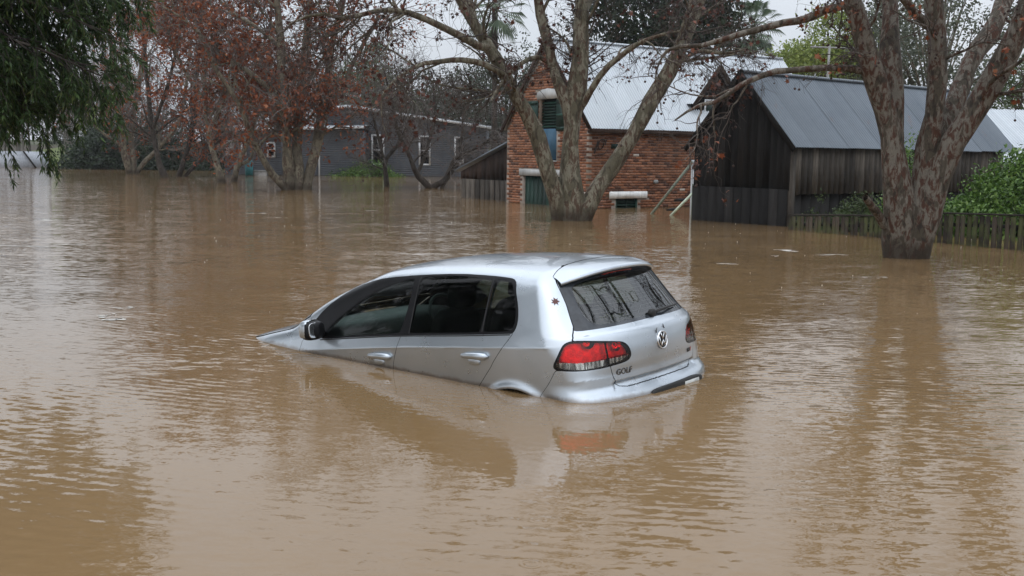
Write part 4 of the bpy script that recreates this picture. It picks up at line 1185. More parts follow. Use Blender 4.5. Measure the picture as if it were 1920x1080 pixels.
def window(parent, x0, x1, z0, z1, y, mull=True):
    w = bx(parent, 'window', (x0, y - .035, z0), (x1, y - .028, z1), M_DARKPANE)
    bx(w, 'void', (x0, y - .026, z0), (x1, y - .0235, z1), M_VOID)
    t = .12
    for n_, lo, hi in (('frame', (x0 - t, z0 - t), (x0, z1 + t)), ('frame', (x1, z0 - t), (x1 + t, z1 + t)), ('frame', (x0, z1), (x1, z1 + t)), ('sill', (x0, z0 - t), (x1, z0))):
        bx(w, n_, (lo[0], y - .09, lo[1]), (hi[0], y - .024, hi[1]), M_WHITETRIM)
    if mull:
        bx(w, 'glazing_bar', (x0, y - .06, (z0 + z1) / 2 - .025), (x1, y - .036, (z0 + z1) / 2 + .025), M_WHITETRIM)
    return w
for a, b, za, zb in ((696, 719, 310, 252), (784, 805, 310, 254), (850, 867, 308, 256)):
    window(GH, gx_(a, 76) + .1, gx_(b, 76) - .1, at(a, za, 76).z + .12, at(a, zb, 76).z - .12, 76.0)
for a, b, za, zb in ((425, 437, 291, 263), (453, 463, 292, 263), (501, 517, 295, 266)):
    window(GH, gx_(a, 74) + .12, gx_(b, 74) - .12, at(a, za, 74).z + .12, at(a, zb, 74).z - .12, 74.0)
for px_, Y_ in ((598, 73.93), (679, 75.9)):
    bar(GH, 'corner_board', (gx_(px_, Y_), Y_, -.5), (gx_(px_, Y_), Y_, 3.0), (.10 if px_ == 598 else .06), .06, M_WHITETRIM, up=(0, 1, 0))
bx(GH, 'porch_post', (gx_(529, 73), 72.9, -.6), (gx_(529, 73) + .28, 73.2, 3.1), M_GREYBOARD)

# small things by the far house
w_ = water_at(467, 318)
V, F = lathe([(.001, -.4), (.26, -.4), (.27, .1), (.28, .5), (.20, .62), (.12, .66), (.12, .74), (.001, .75)], 16)
tag(obj('barrel', mesh('barrel', V, F, plain('turquoise_plastic', (.02, .16, .19), .45), smooth=True), None, (gx_(467, 71), 71, .42)), 'small turquoise barrel under the porch of the grey house', 'barrel')
cr = thing('crate', 'pale box on the porch of the grey house beside the turquoise barrel', 'crate', (gx_(487, 71.5), 71.5, 0))
V, F = box((-.42, -.3, -.5), (.42, .3, .30)); obj('box_side', mesh('box_side', V, F, plain('pale_box', (.30, .29, .27), .7)), cr)
V, F = box((-.46, -.34, .304), (.46, .34, .37)); obj('lid', mesh('lid', V, F, plain('grey_lid', (.25, .25, .24), .6)), cr)
tn = thing('grey_shed', 'low grey shed roof half drowned at the far edge under the dark conifer', 'shed', (gx_(28, 91), 91, 0))
prism(tn, 'roof', [(-3.2, 0, -.4), (2.1, 0, -.3), (.9, 0, 1.35), (-2.2, 0, 1.35)], (0, 4, 0), plain('grey_shed_iron', (.26, .28, .31), .5))
bar(tn, 'barge_board', (2.15, -.05, -.3), (.92, -.05, 1.38), .12, .06, M_BARN, up=(0, 1, 0))
st_ = obj('marker_stake', mesh('marker_stake', *join([box((-.05, -.05, -.8), (.05, .05, .62)), box((-.06, -.06, .62), (.06, .06, .72))]), plain('orange_brown_stake', (.20, .09, .035), .8)), None, tuple(water_at(153, 316)))
tag(st_, 'short orange brown stake standing in the water by the far lawn', 'stake')

# rain hitting the water: tiny upright splashes, and scraps of foam
n = 300
sy = 10 + 30 * rng.random(n); sx = (rng.random(n) - .5) * 1.02 * sy
Vb, Fb = lathe([(.0105, 0), (.006, .004), (.003, .012), (.0045, .020), (.0005, .026)], 5)
k_ = (rng.uniform(.3, .8, n) * np.interp(sy, [10, 20], [.5, 1.0]))[:, None, None]
V = (Vb[None] * k_ + np.stack([sx, sy, 0 * sx], 1)[:, None, :]).reshape(-1, 3); F = (Fb[None] + (np.arange(n) * len(Vb))[:, None, None]).reshape(-1, 4)
x = N('splash_water'); x.set(base=(.55, .53, .50), rough=.15, spec=.6)
tag(obj('rain_splashes', mesh('rain_splashes', V, F, x.m, smooth=True)), 'tiny splashes of rain all over the flood water', None, kind='stuff')
fl_ = []
for (px_, py_, l_, w2) in ((85, 413, .8, .10), (75, 400, .35, .08), (60, 463, 1.0, .08), (130, 459, .7, .06), (235, 577, .16, .05), (208, 598, .22, .08), (195, 592, .12, .05), (480, 400, .5, .09), (520, 408, .4, .06), (1475, 470, .5, .08), (1350, 495, .4, .05), (1640, 520, .3, .05), (1560, 478, .5, .06), (980, 398, .5, .06), (700, 395, .6, .06), (1452, 480, .15, .05)):
    c_ = water_at(px_, py_)
    for q in range(5):
        a = np.linspace(0, 2 * math.pi, 9)[:-1]; rr = 1 + .35 * rng.normal(size=8)
        o_ = np.array([c_.x + rng.normal(0, l_ * .3), c_.y + rng.normal(0, w2 * 1.2), .004])
        P = np.stack([np.cos(a) * rr * l_ * rng.uniform(.1, .32), np.sin(a) * rr * w2 * rng.uniform(.2, .5), 0 * a], 1) + o_
        fl_.append(P)
V = np.concatenate(fl_); F = np.arange(len(V)).reshape(-1, 8)
tag(obj('foam_flecks', mesh('foam_flecks', V, [F], plain('pale_foam', (.52, .50, .46), .7))), 'thin scraps of pale foam drifting on the flood water', None, kind='stuff')
# ------------------------------------------------------------------ trees: materials
def bark(name, cols, scale=3.0, rough=.8, stretch=.55):
    x = N(name); x.set(rough=rough, spec=.3)
    co = x.coord(geo=True, scale=(1, 1, stretch))
    a_ = x.noise(co, scale, 4, .6, .8); b_ = x.noise(co, scale * 2.7, 5, .65, .6); c_ = x.noise(co, scale * 9, 4, .7)
    k = x.mix(x.ramp(a_, [(.44, (0,) * 3), (.50, (1,) * 3)]), x.ramp(b_, [(.40, cols[0]), (.50, cols[1])]), x.ramp(b_, [(.44, cols[2]), (.54, cols[3])]))
    k = x.mix(x.ramp(c_, [(.35, (.0,) * 3), (.75, (.38,) * 3)]), k, tuple(v * .45 for v in cols[1]))
    sz = x.n('ShaderNodeSeparateXYZ'); x.link(x.n('ShaderNodeNewGeometry').outputs['Position'], sz.inputs[0])
    wet = x.math('ADD', sz.outputs['Z'], x.math('MULTIPLY', b_, -.5))            # soaked foot of the trunk, ragged upper edge
    k = x.mix(x.ramp(x.math('ADD', wet, .5), [(.40, (.75,) * 3), (.62, (0,) * 3)]), k, (.028, .019, .012))
    x.base(k)
    hh = x.math('ADD', x.math('MULTIPLY', a_, .5), x.math('ADD', x.math('MULTIPLY', b_, .5), x.math('MULTIPLY', c_, .25)))
    x.bump(hh, 1.0, .05)
    return x.m
M_BARK_C = bark('olive_plane_bark', [(.050, .040, .028), (.105, .094, .062), (.085, .050, .033), (.215, .200, .150)], 3.8, stretch=.4)
M_BARK_R = bark('rusty_plane_bark', [(.030, .024, .018), (.072, .060, .044), (.070, .030, .018), (.170, .155, .130)], 5.0, stretch=.4)
M_BARK_L = bark('grey_plane_bark', [(.070, .058, .044), (.120, .104, .076), (.085, .060, .045), (.200, .180, .130)], 2.2)
M_BARK_D = bark('dark_wet_bark', [(.022, .017, .013), (.040, .032, .026), (.028, .021, .016), (.065, .055, .045)], 2.5)
M_TWIG = plain('brown_twig', (.058, .044, .036), .85, var=.4, scale=1.5)
M_TWIGD = plain('dark_twig', (.036, .029, .025), .85, var=.4, scale=1.5)
M_TWIGG = plain('grey_twig', (.125, .108, .098), .9, var=.3, scale=.6)
def leafmat(name, stops, rough=.55, trans=.25):
    x = N(name); x.set(rough=rough, spec=.35)
    c = x.ramp(x.rand(), stops)
    s_ = x.noise(x.coord(geo=True), .55, 3, .5)
    c = x.mix(x.ramp(s_, [(.35, (.0,) * 3), (.7, (.45,) * 3)]), c, stops[0][1])
    x.base(c)
    if trans:
        tl_ = x.n('ShaderNodeBsdfTranslucent'); mx = x.n('ShaderNodeMixShader'); mx.inputs[0].default_value = trans
        x.link(c, tl_.inputs[0]); x.link(x.b.outputs[0], mx.inputs[1]); x.link(tl_.outputs[0], mx.inputs[2]); x.link(mx.outputs[0], x.out.inputs[0])
    return x.m
M_RUST = leafmat('rust_leaves', [(0, (.080, .022, .010)), (.4, (.19, .048, .016)), (.75, (.28, .076, .024)), (1, (.34, .13, .05))])
M_RUSTD = leafmat('brown_dry_leaves', [(0, (.030, .014, .011)), (.45, (.070, .024, .015)), (.8, (.115, .036, .022)), (1, (.21, .075, .04))])
M_FIG = leafmat('dark_fig_leaves', [(0, (.010, .018, .009)), (.6, (.020, .036, .016)), (1, (.036, .060, .026))])
M_CONIFER = leafmat('conifer_needles', [(0, (.016, .034, .011)), (.55, (.036, .072, .020)), (.9, (.072, .12, .032)), (1, (.14, .16, .05))], .6)
M_LIME = leafmat('yellow_green_leaves', [(0, (.15, .20, .04)), (.6, (.25, .31, .07)), (1, (.34, .39, .12))])
M_GUM = leafmat('grey_green_leaves', [(0, (.060, .072, .045)), (.6, (.105, .120, .078)), (1, (.165, .18, .125))])
M_MID = leafmat('mid_green_leaves', [(0, (.035, .055, .018)), (.6, (.060, .090, .030)), (1, (.10, .13, .05))])
M_DULL = leafmat('dull_green_leaves', [(0, (.028, .036, .022)), (.6, (.050, .060, .036)), (1, (.080, .090, .055))])
M_HEDGE = leafmat('fresh_hedge_leaves', [(0, (.036, .080, .013)), (.5, (.085, .165, .030)), (.85, (.15, .25, .055)), (1, (.23, .33, .09))], .4)
M_PALM = leafmat('palm_fronds', [(0, (.05, .08, .045)), (.6, (.10, .14, .085)), (1, (.16, .20, .13))])
M_BALL = plain('seed_ball', (.040, .022, .017), .9)

# ------------------------------------------------------------------ trees: growth
def resample(P, R, n):
    P, R = np.asarray(P, float), np.asarray(R, float)
    Q = catmull(np.c_[P, R], n)
    return Q[:, :3], np.maximum(Q[:, 3], .003)
def limb(px, Y, dY=0.0, w=None, n=14, wob=.0):
    """a limb through pixels of the frame, at depth Y (drifting by dY towards its end); w = widths in pixels"""
    k = len(px)
    Ys_ = Y + dY * np.linspace(0, 1, k) ** 1.3
    P = np.array([tuple(at(a, b, y)) for (a, b), y in zip(px, Ys_)])
    R = np.interp(np.linspace(0, 1, k), np.linspace(0, 1, len(w)), w) / 2 / FPX * Ys_
    P, R = resample(P, R, n)
    if wob:
        P[1:] += rng.normal(0, wob, (n - 1, 3)) * R[1:, None]
    return P, R
def sprout(P, R, count, L, ang, rr, droop=.0, wig=.15, n=6, tmin=.25, tip=.25, rmax=9, rmin=.004, bias=(0, 0, 0), tpow=1.0):
    """count children along the parents P (m, k, 3), R (m, k)"""
    m, k, _ = P.shape
    ln = np.linalg.norm(np.diff(P, axis=1), axis=2).sum(1)
    par = rng.choice(m, count, p=ln / ln.sum())
    t = tmin + (1 - tmin) * rng.random(count) ** tpow
    f = t * (k - 1); i = np.minimum(f.astype(int), k - 2); w = (f - i)[:, None]
    p0 = P[par, i] * (1 - w) + P[par, i + 1] * w
    T = P[par, i + 1] - P[par, i]; T /= np.maximum(np.linalg.norm(T, axis=1, keepdims=True), 1e-9)
    r0 = np.clip((R[par, i] * (1 - w[:, 0]) + R[par, i + 1] * w[:, 0]) * rr, rmin, rmax)
    q = rng.normal(size=(count, 3)); q -= (q * T).sum(1, keepdims=True) * T
    q /= np.maximum(np.linalg.norm(q, axis=1, keepdims=True), 1e-9)
    a = rng.uniform(ang[0], ang[1], count)[:, None]
    d = T * np.cos(a) + q * np.sin(a) + np.array(bias)
    d /= np.linalg.norm(d, axis=1, keepdims=True)
    step = (rng.uniform(L[0], L[1], count) * (1.15 - .5 * t))[:, None] / (n - 1)
    out = [p0]
    for s in range(n - 1):
        d = d + rng.normal(0, wig, (count, 3)) + np.array([0, 0, -droop * (s + 1) / n])
        d /= np.linalg.norm(d, axis=1, keepdims=True)
        out.append(out[-1] + d * step)
    Pn = np.stack(out, 1)
    Rn = r0[:, None] * np.linspace(1, tip, n)[None]
    return Pn, np.maximum(Rn, .0022)
def as_list(P, R): return [(p, r) for p, r in zip(P, R)]
def lumpy(V, amp, f=3.1):
    """uneven trunk surface"""
    s = np.sin(V @ np.array([f, 1.7 * f, .6 * f])) + np.sin(V @ np.array([-1.3 * f, f, .9 * f]) + 1.3) + .6 * np.sin(V @ np.array([2.9 * f, -2.3 * f, 1.9 * f]) + .4)
    c = np.cos(V @ np.array([1.1 * f, -.7 * f, 1.2 * f]))
    return V + amp * np.stack([s, c * 1.2, .2 * s * c], 1)
PALMATE = np.array([[0, -.5, 0], [.16, -.14, .05], [.46, -.18, .12], [.30, .12, .06], [.36, .42, .10], [.08, .28, 0], [0, .60, -.06], [-.10, .28, 0], [-.38, .40, .12], [-.30, .10, .06], [-.46, -.20, .10], [-.14, -.14, .04]])
QUADLEAF = np.array([[0, -.5, 0], [.26, -.05, .07], [0, .5, -.04], [-.26, -.05, .07]])
def rand_rot(n, flat=0.0):
    q = rng.normal(size=(n, 4)); q /= np.linalg.norm(q, axis=1, keepdims=True)
    w, x_, y_, z_ = q.T
    return np.stack([np.stack([1 - 2 * (y_ * y_ + z_ * z_), 2 * (x_ * y_ - z_ * w), 2 * (x_ * z_ + y_ * w)], 1), np.stack([2 * (x_ * y_ + z_ * w), 1 - 2 * (x_ * x_ + z_ * z_), 2 * (y_ * z_ - x_ * w)], 1), np.stack([2 * (x_ * z_ - y_ * w), 2 * (y_ * z_ + x_ * w), 1 - 2 * (x_ * x_ + y_ * y_)], 1)], 1)
def scatter(pos, tmpl, size, rots=None):
    n = len(pos)
    Rm = rand_rot(n) if rots is None else rots
    s = rng.uniform(.6, 1.25, n) * size
    V = np.einsum('nij,kj->nki', Rm, tmpl) * s[:, None, None] + pos[:, None, :]
    k = len(tmpl)
    return V.reshape(-1, 3), (np.arange(n) * k)[:, None] + np.arange(k)[None]
def on_twigs(P, count, jit=.04, tmin=.3):
    m, k, _ = P.shape
    i = rng.integers(0, m, count); f = (tmin + (1 - tmin) * rng.random(count)) * (k - 1)
    j = np.minimum(f.astype(int), k - 2); w = (f - j)[:, None]
    return P[i, j] * (1 - w) + P[i, j + 1] * w + rng.normal(0, jit, (count, 3)) + [0, 0, -jit]
OCT = np.array([[1, 0, 0], [-1, 0, 0], [0, 1, 0], [0, -1, 0], [0, 0, 1], [0, 0, -1]], float)
OCTF = np.array([[0, 2, 4], [2, 1, 4], [1, 3, 4], [3, 0, 4], [2, 0, 5], [1, 2, 5], [3, 1, 5], [0, 3, 5]])
def plane_tree(name, label, limbs, bark_m, twig_m, leaf_m, spec, cat='tree', group=None, lump=.014):
    """limbs: list of (P, R). spec: dict of counts"""
    base = limbs[0][0][0]
    t = thing(name, label, cat, (base[0], base[1], 0), 0, group)
    off = np.array([base[0], base[1], 0])
    n = 14
    LP = np.array([resample(P, R, n)[0] for P, R in limbs]) - off
    LR = np.array([resample(P, R, n)[1] for P, R in limbs])
    V, F = tubes(as_list(LP, LR), 16)
    wts = np.repeat(LR.ravel(), 16)[:, None]
    V = V + (lumpy(V, 1.0, 2.6) - V) * np.minimum(wts * .16, lump * 3)
    obj('trunk', mesh('trunk', V, F, bark_m, smooth=True), t)
    s = spec
    nl = len(LP) - s.get('stubs', 0)
    P1, R1 = sprout(LP[:nl], LR[:nl], s['n1'], s.get('L1', (2, 4)), (.5, 1.15), .45, s.get('d1', .02), .16, 9, s.get('t1', .35), .3, rmax=s.get('r1', .09), rmin=.02, bias=s.get('b1', (0, 0, .15)))
    P2, R2 = sprout(P1, R1, s['n2'], s.get('L2', (.9, 2.0)), (.4, 1.2), .55, s.get('d2', .12), .24, 8, .15, .3, rmax=.03, rmin=.009)
    P3, R3 = sprout(np.concatenate([P2, P1[:, 1:]], 0), np.concatenate([R2, R1[:, 1:]], 0), s['n3'], s.get('L3', (.4, 1.0)), (.3, 1.3), .55, s.get('d3', .28), .30, 7, .1, .45, rmax=.010, rmin=s.get('rt', .005))
    if s.get('each'):
        for p_, r_ in zip(P1, R1):
            V, F = tubes([(p_, r_)], 7); obj('branch', mesh('branch', V, F, bark_m, smooth=True), t)
    else:
        V, F = tubes(as_list(P1, R1), 7); o = obj('branches', mesh('branches', V, F, bark_m, smooth=True), t); o['kind'] = 'stuff'
    a, b = tubes(as_list(P2, R2), 5), tubes(as_list(P3, R3), 3)
    V, F = join([a, b]); o = obj('twigs', mesh('twigs', V, F, twig_m, smooth=True), t); o['kind'] = 'stuff'
    if s.get('leaves'):
        pos = np.repeat(on_twigs(P3, s['leaves'] // 4, .02), 4, 0) + rng.normal(0, s.get('lj', .06), (s['leaves'] // 4 * 4, 3))
        V, F = scatter(pos, s.get('tmpl', PALMATE), s.get('ls', .12))
        o = obj('leaves', mesh('leaves', V, F, leaf_m), t); o['kind'] = 'stuff'
    if s.get('balls'):
        pos = on_twigs(P3, s['balls'], .01, .6)
        dr = rng.uniform(.05, .14, len(pos))
        q = pos - np.c_[0 * dr, 0 * dr, dr]
        Vb, Fb = lathe([(.0005, -.021), (.013, -.017), (.021, -.006), (.021, .006), (.013, .017), (.0005, .021)], 7)
        V = (q[:, None, :] + Vb[None]).reshape(-1, 3); F = (Fb[None] + (np.arange(len(q)) * len(Vb))[:, None, None]).reshape(-1, 4)
        V2, F2 = tubes([(np.array([u, v]), np.array([.0022, .0022])) for u, v in zip(pos, q)], 3)
        V, F = join([(V, F), (V2, F2)])
        o = obj('seed_balls', mesh('seed_balls', V, F, M_BALL, smooth=True), t); o['kind'] = 'stuff'
    return t, (P1, P2, P3)
def crown(t, clumps, per, leaf, mat, tmpl=QUADLEAF, spread=.5, name='crown'):
    """clumps (n, 3) local centres, leaves scattered round them"""
    n = len(clumps)
    pos = np.repeat(clumps, per, 0) + rng.normal(0, 1, (n * per, 3)) * spread * np.array([1, 1, .7])
    V, F = scatter(pos, tmpl, leaf)
    return obj(name, mesh(name, V, F, mat), t)
def shell(n, rx, ry, rz, inner=.55, low=-.6):
    v = rng.normal(size=(int(n * 2.2), 3)); v /= np.linalg.norm(v, axis=1, keepdims=True)
    v = v[v[:, 2] > low][:n]
    r = inner + (1 - inner) * rng.random((len(v), 1)) ** .6
    bump = 1 + .22 * np.sin(v[:, :1] * 5.3 + 1) * np.cos(v[:, 1:2] * 4.1) + .12 * np.sin(v[:, 2:3] * 8)
    return v * r * bump * np.array([rx, ry, rz])
def leafy_tree(name, label, x0, y0, top, rad, mat, leaf=.18, clumps=170, per=60, spread=.42, trunk_r=.22, low=-.5, inner=.5, rz=None, cat='tree', group=None, z0=-1.0, bark_m=None, flat=1.0):
    t = thing(name, label, cat, (x0, y0, 0), 0, group)
    rz = rz or rad * 1.1
    cz = top - rz
    cl = shell(clumps, rad, rad * flat, rz, inner, low) + [0, 0, cz]
    stem = [(np.array([[0, 0, z0], [.05, .02, cz * .45], [-.05, .03, cz], [.0, .0, cz + rz * .5]]), np.array([trunk_r, trunk_r * .8, trunk_r * .55, trunk_r * .2]))]
    stem[0] = resample(*stem[0], 10)
    P, R = np.array([stem[0][0]]), np.array([stem[0][1]])
    # limbs that run out to the clumps
    idx = rng.choice(len(cl), min(len(cl), 46), replace=False)
    br = []
    for c in cl[idx]:
        s = np.array([0, 0, max(z0, cz * .35 + .55 * (c[2] - cz) * .5 + rng.uniform(-.4, .6))]); m = s * .45 + c * .55 + [0, 0, .15 * rad]
        br.append(resample(np.array([s, m, c]), np.array([trunk_r * .42, trunk_r * .2, .02]), 7))
    V, F = join([tubes(stem, 10), tubes(br, 5)])
    obj('trunk', mesh('trunk', V, F, bark_m or M_BARK_D, smooth=True), t)
    crown(t, cl, per, leaf, mat, spread=spread)
    return t

# ------------------------------------------------------------------ central plane tree
Yc = water_at(1070, 413).y
limbs_c = [
    limb([(1056, 452), (1052, 402), (1036, 345), (1008, 262), (985, 205), (960, 165), (935, 118), (905, 66), (868, 10), (835, -55), (800, -140)], Yc, -1.2, [40, 34, 29, 27, 25, 25, 24, 20, 17, 14, 9]),
    limb([(1070, 452), (1069, 395), (1068, 330), (1073, 250), (1079, 180), (1088, 100), (1091, 20), (1096, -70), (1102, -190), (1100, -300)], Yc, .3, [62, 50, 36, 34, 32, 31, 30, 24, 15, 8]),
    limb([(1084, 452), (1092, 400), (1130, 342), (1180, 262), (1238, 160), (1277, 90), (1306, 10), (1328, -60), (1352, -160)], Yc, .8, [44, 40, 34, 31, 28, 26, 24, 18, 10]),
    limb([(1072, 238), (1062, 195), (1040, 132), (1024, 75), (1010, 5), (1002, -70), (990, -160)], Yc, .9, [26, 22, 20, 19, 17, 13, 8]),
    limb([(1088, 205), (1098, 188), (1129, 136), (1174, 97), (1202, 79), (1240, 65), (1275, 58)], Yc + .1, -1.6, [14, 13, 12, 10, 8, 6, 4]),
    limb([(912, 85), (900, 88), (868, 70), (805, 39), (752, 21), (706, 20), (646, 35), (597, 25), (541, 46)], Yc - .9, -2.2, [17, 15, 14, 12, 11, 9, 8, 6, 3]),
    limb([(948, 140), (905, 120), (860, 112), (822, 116), (783, 123), (734, 158), (713, 186)], Yc - .8, -1.6, [13, 12, 10, 9, 8, 6, 4]),
    limb([(1045, 135), (1020, 112), (1001, 108), (972, 122), (945, 150), (930, 172), (921, 190)], Yc + .7, -2.2, [10, 9, 9, 8, 7, 6, 4]),
    limb([(932, 112), (905, 70), (888, 40), (880, 0), (878, -60), (885, -140)], Yc - .8, 1.6, [18, 16, 14, 13, 10, 6]),
    limb([(1092, 30), (1120, -40), (1160, -120), (1190, -220)], Yc + .2, 2.5, [20, 16, 11, 6]),
    limb([(1300, 20), (1290, -60), (1250, -160), (1230, -240)], Yc + .8, 2.5, [17, 13, 9, 5]),
    limb([(1250, 140), (1272, 118), (1310, 96), (1360, 100), (1400, 92)], Yc + .5, -1.5, [9, 8, 7, 6, 3]),
]
CT, (c1, c2, c3) = plane_tree('plane_tree', 'large bare plane tree with three olive mottled stems in front of the brick house', limbs_c, M_BARK_C, M_TWIG, M_RUSTD,
                   dict(n1=64, n2=660, n3=5200, leaves=3000, balls=420, L1=(1.3, 3.0), L2=(.7, 1.7), L3=(.35, .95), ls=.115, t1=.42, r1=.05, b1=(0, -.1, .0), each=1))

# ------------------------------------------------------------------ right plane tree
Yr = water_at(1703, 483).y
limbs_r = [
    limb([(1690, 545), (1690, 470), (1684, 375), (1668, 262), (1649, 185), (1626, 103), (1602, 28), (1580, -45), (1550, -150)], Yr, -.5, [66, 62, 52, 44, 40, 36, 32, 26, 14]),
    limb([(1672, 270), (1675, 200), (1671, 116), (1665, 10), (1660, -80), (1668, -210)], Yr, .9, [44, 40, 37, 33, 26, 12]),
    limb([(1704, 545), (1705, 470), (1720, 392), (1744, 280), (1758, 186), (1758, 80), (1752, 0), (1745, -90), (1755, -220)], Yr, -.3, [72, 64, 50, 42, 37, 34, 30, 24, 12]),
    limb([(1752, 300), (1776, 224), (1822, 118), (1864, 38), (1900, -30), (1950, -130)], Yr + .1, 1.6, [42, 38, 36, 33, 28, 16]),
    limb([(1712, 545), (1716, 470), (1736, 385), (1782, 276), (1845, 185), (1893, 93), (1922, 25), (1960, -70), (2000, -190)], Yr, -1.0, [60, 54, 46, 43, 41, 38, 34, 26, 14]),
    limb([(1608, 60), (1590, 14), (1540, 24), (1500, 40), (1455, 47), (1380, 64), (1324, 84), (1264, 88), (1238, 108)], Yr - .3, .8, [20, 17, 15, 14, 13, 11, 9, 7, 4], wob=.2),
    limb([(1640, 140), (1612, 133), (1540, 128), (1480, 132), (1440, 137), (1390, 160), (1350, 186), (1304, 200), (1266, 226)], Yr - .2, -.6, [15, 14, 12, 11, 11, 9, 8, 6, 3], wob=.2),
    limb([(1756, 60), (1730, 36), (1704, 10), (1672, -30), (1620, -90)], Yr - .2, -1.0, [20, 17, 14, 12, 6]),
    limb([(1840, 190), (1862, 150), (1905, 120), (1960, 80)], Yr - .5, -1.2, [10, 9, 7, 4]),
    limb([(1660, 425), (1648, 402), (1634, 384), (1622, 370)], Yr - .1, -.5, [15, 15, 14, 12]),
]
RT, _ = plane_tree('plane_tree', 'massive forked plane tree with rusty flaking bark in front of the paling fence', limbs_r, M_BARK_R, M_TWIG, M_RUST,
                   dict(n1=30, n2=170, n3=800, leaves=300, balls=330, L1=(.8, 2.0), L2=(.5, 1.2), L3=(.25, .6), ls=.10, t1=.45, r1=.03, b1=(0, -.1, -.05), rt=.0035, each=1, stubs=1), lump=.02)

# ------------------------------------------------------------------ far plane trees on the left, rust leaved
Ye = water_at(560, 356).y
limbs_e = [
    limb([(545, 375), (544, 345), (538, 280), (533, 220), (528, 120), (520, 10), (514, -60), (508, -110)], Ye, -.8, [24, 21, 18, 16, 14, 12, 9, 5]),
    limb([(561, 375), (560, 345), (558, 290), (561, 200), (572, 100), (582, 0), (588, -60), (594, -120)], Ye, .6, [26, 22, 19, 17, 14, 12, 9, 5]),
    limb([(574, 375), (576, 345), (590, 288), (600, 235), (617, 120), (640, 5), (655, -50), (668, -100)], Ye, 1.0, [24, 21, 18, 16, 13, 11, 8, 5]),
    limb([(545, 372), (534, 352), (501, 312), (472, 256), (455, 212), (430, 168), (400, 120), (372, 60)], Ye, -2.0, [16, 14, 13, 11, 10, 8, 7, 4]),
    limb([(534, 215), (500, 165), (450, 122), (400, 88), (350, 40), (300, 10)], Ye - .3, -2.0, [11, 10, 8, 7, 5, 3]),
    limb([(560, 150), (530, 95), (480, 50), (430, 20), (380, -40)], Ye + .3, 1.0, [10, 9, 7, 6, 3]),
    limb([(600, 220), (640, 170), (665, 110), (700, 50), (715, 10)], Ye + .5, .8, [10, 9, 7, 6, 3]),
]
plane_tree('plane_tree', 'tall plane tree full of rust brown leaves before the grey weatherboard house', limbs_e, M_BARK_L, M_TWIGG, M_RUST,
           dict(n1=80, n2=620, n3=2600, leaves=11000, L1=(2.0, 4.2), L2=(1.0, 2.2), L3=(.5, 1.3), ls=.19, lj=.13, t1=.28, r1=.06, rt=.010, tmpl=QUADLEAF, d1=.03))
def far_tree(label, stems, Y, sp, bark_m=M_BARK_L, leaf=M_RUST, nm='plane_tree', twig=M_TWIGG, group='rust leaved plane trees on the far side'):
    return plane_tree(nm, label, [limb(px, Y, dy, w) for px, dy, w in stems], bark_m, twig, leaf, sp, group=group)
SPF = dict(n1=46, n2=330, n3=1500, leaves=3200, L1=(2.0, 4.0), L2=(1.1, 2.5), L3=(.6, 1.5), ls=.23, lj=.15, t1=.40, r1=.07, rt=.012, tmpl=QUADLEAF, b1=(0, 0, .3))
far_tree('far plane tree with several pale stems spreading low from one base, nearest the conifer', [
    ([(243, 335), (241, 318), (233, 283), (228, 245), (215, 170), (208, 100), (204, 30)], -1, [13, 12, 11, 10, 9, 7, 4]),
    ([(250, 335), (250, 315), (247, 267), (246, 240), (262, 150), (275, 60), (280, -10)], 1, [14, 13, 11, 10, 9, 7, 4]),
    ([(254, 333), (259, 320), (277, 297), (297, 277), (335, 230), (350, 150), (360, 60)], 1.5, [11, 10, 9, 8, 7, 6, 3]),
    ([(244, 300), (236, 286), (220, 267), (197, 253), (160, 215), (140, 150)], -2, [7, 7, 6, 5, 4, 2])], water_at(247, 326).y, dict(SPF, leaves=2000))
far_tree('slim dark plane tree leaning slightly, second trunk from the conifer', [
    ([(310, 340), (305, 325), (295, 295), (288, 255), (280, 195), (272, 110), (264, 30), (258, -30)], 1, [12, 11, 10, 9, 8, 7, 6, 3]),
    ([(288, 240), (305, 190), (325, 120), (338, 60), (346, 0)], -1.5, [7, 6, 6, 5, 3])], water_at(306, 333).y, SPF, M_BARK_D)
far_tree('plane tree with one upright and one sharply leaning trunk, third from the conifer', [
    ([(332, 340), (336, 325), (346, 297), (357, 262), (365, 200), (372, 110), (380, 30), (386, -30)], .5, [11, 10, 9, 8, 7, 6, 5, 3]),
    ([(344, 336), (352, 325), (370, 305), (387, 286), (410, 250), (430, 200)], 2, [8, 8, 7, 6, 5, 3])], water_at(340, 331).y, SPF, M_BARK_D)
far_tree('rust leaved plane tree with a single dark trunk, beside the forked one', [
    ([(416, 352), (413, 336), (405, 300), (392, 262), (386, 200), (381, 115), (377, 35), (373, -30), (372, -70)], .5, [14, 13, 11, 10, 9, 8, 7, 5, 3]),
    ([(390, 250), (420, 190), (450, 120), (468, 60), (476, -10)], 1.5, [8, 7, 6, 5, 3]), ([(386, 190), (350, 140), (322, 80), (305, 20)], -1.5, [7, 6, 5, 3])], water_at(413, 343).y, dict(SPF, leaves=5200))
far_tree('rust leaved plane tree forked just above the water, next to the tall one', [
    ([(436, 350), (438, 335), (445, 310), (460, 278), (480, 222), (496, 172), (505, 90), (509, 0), (511, -60)], .5, [12, 11, 10, 9, 8, 7, 6, 5, 3]),
    ([(440, 322), (450, 309), (468, 300), (476, 280), (490, 250)], 1.0, [7, 7, 6, 5, 3])], water_at(440, 341).y, dict(SPF, leaves=4600))
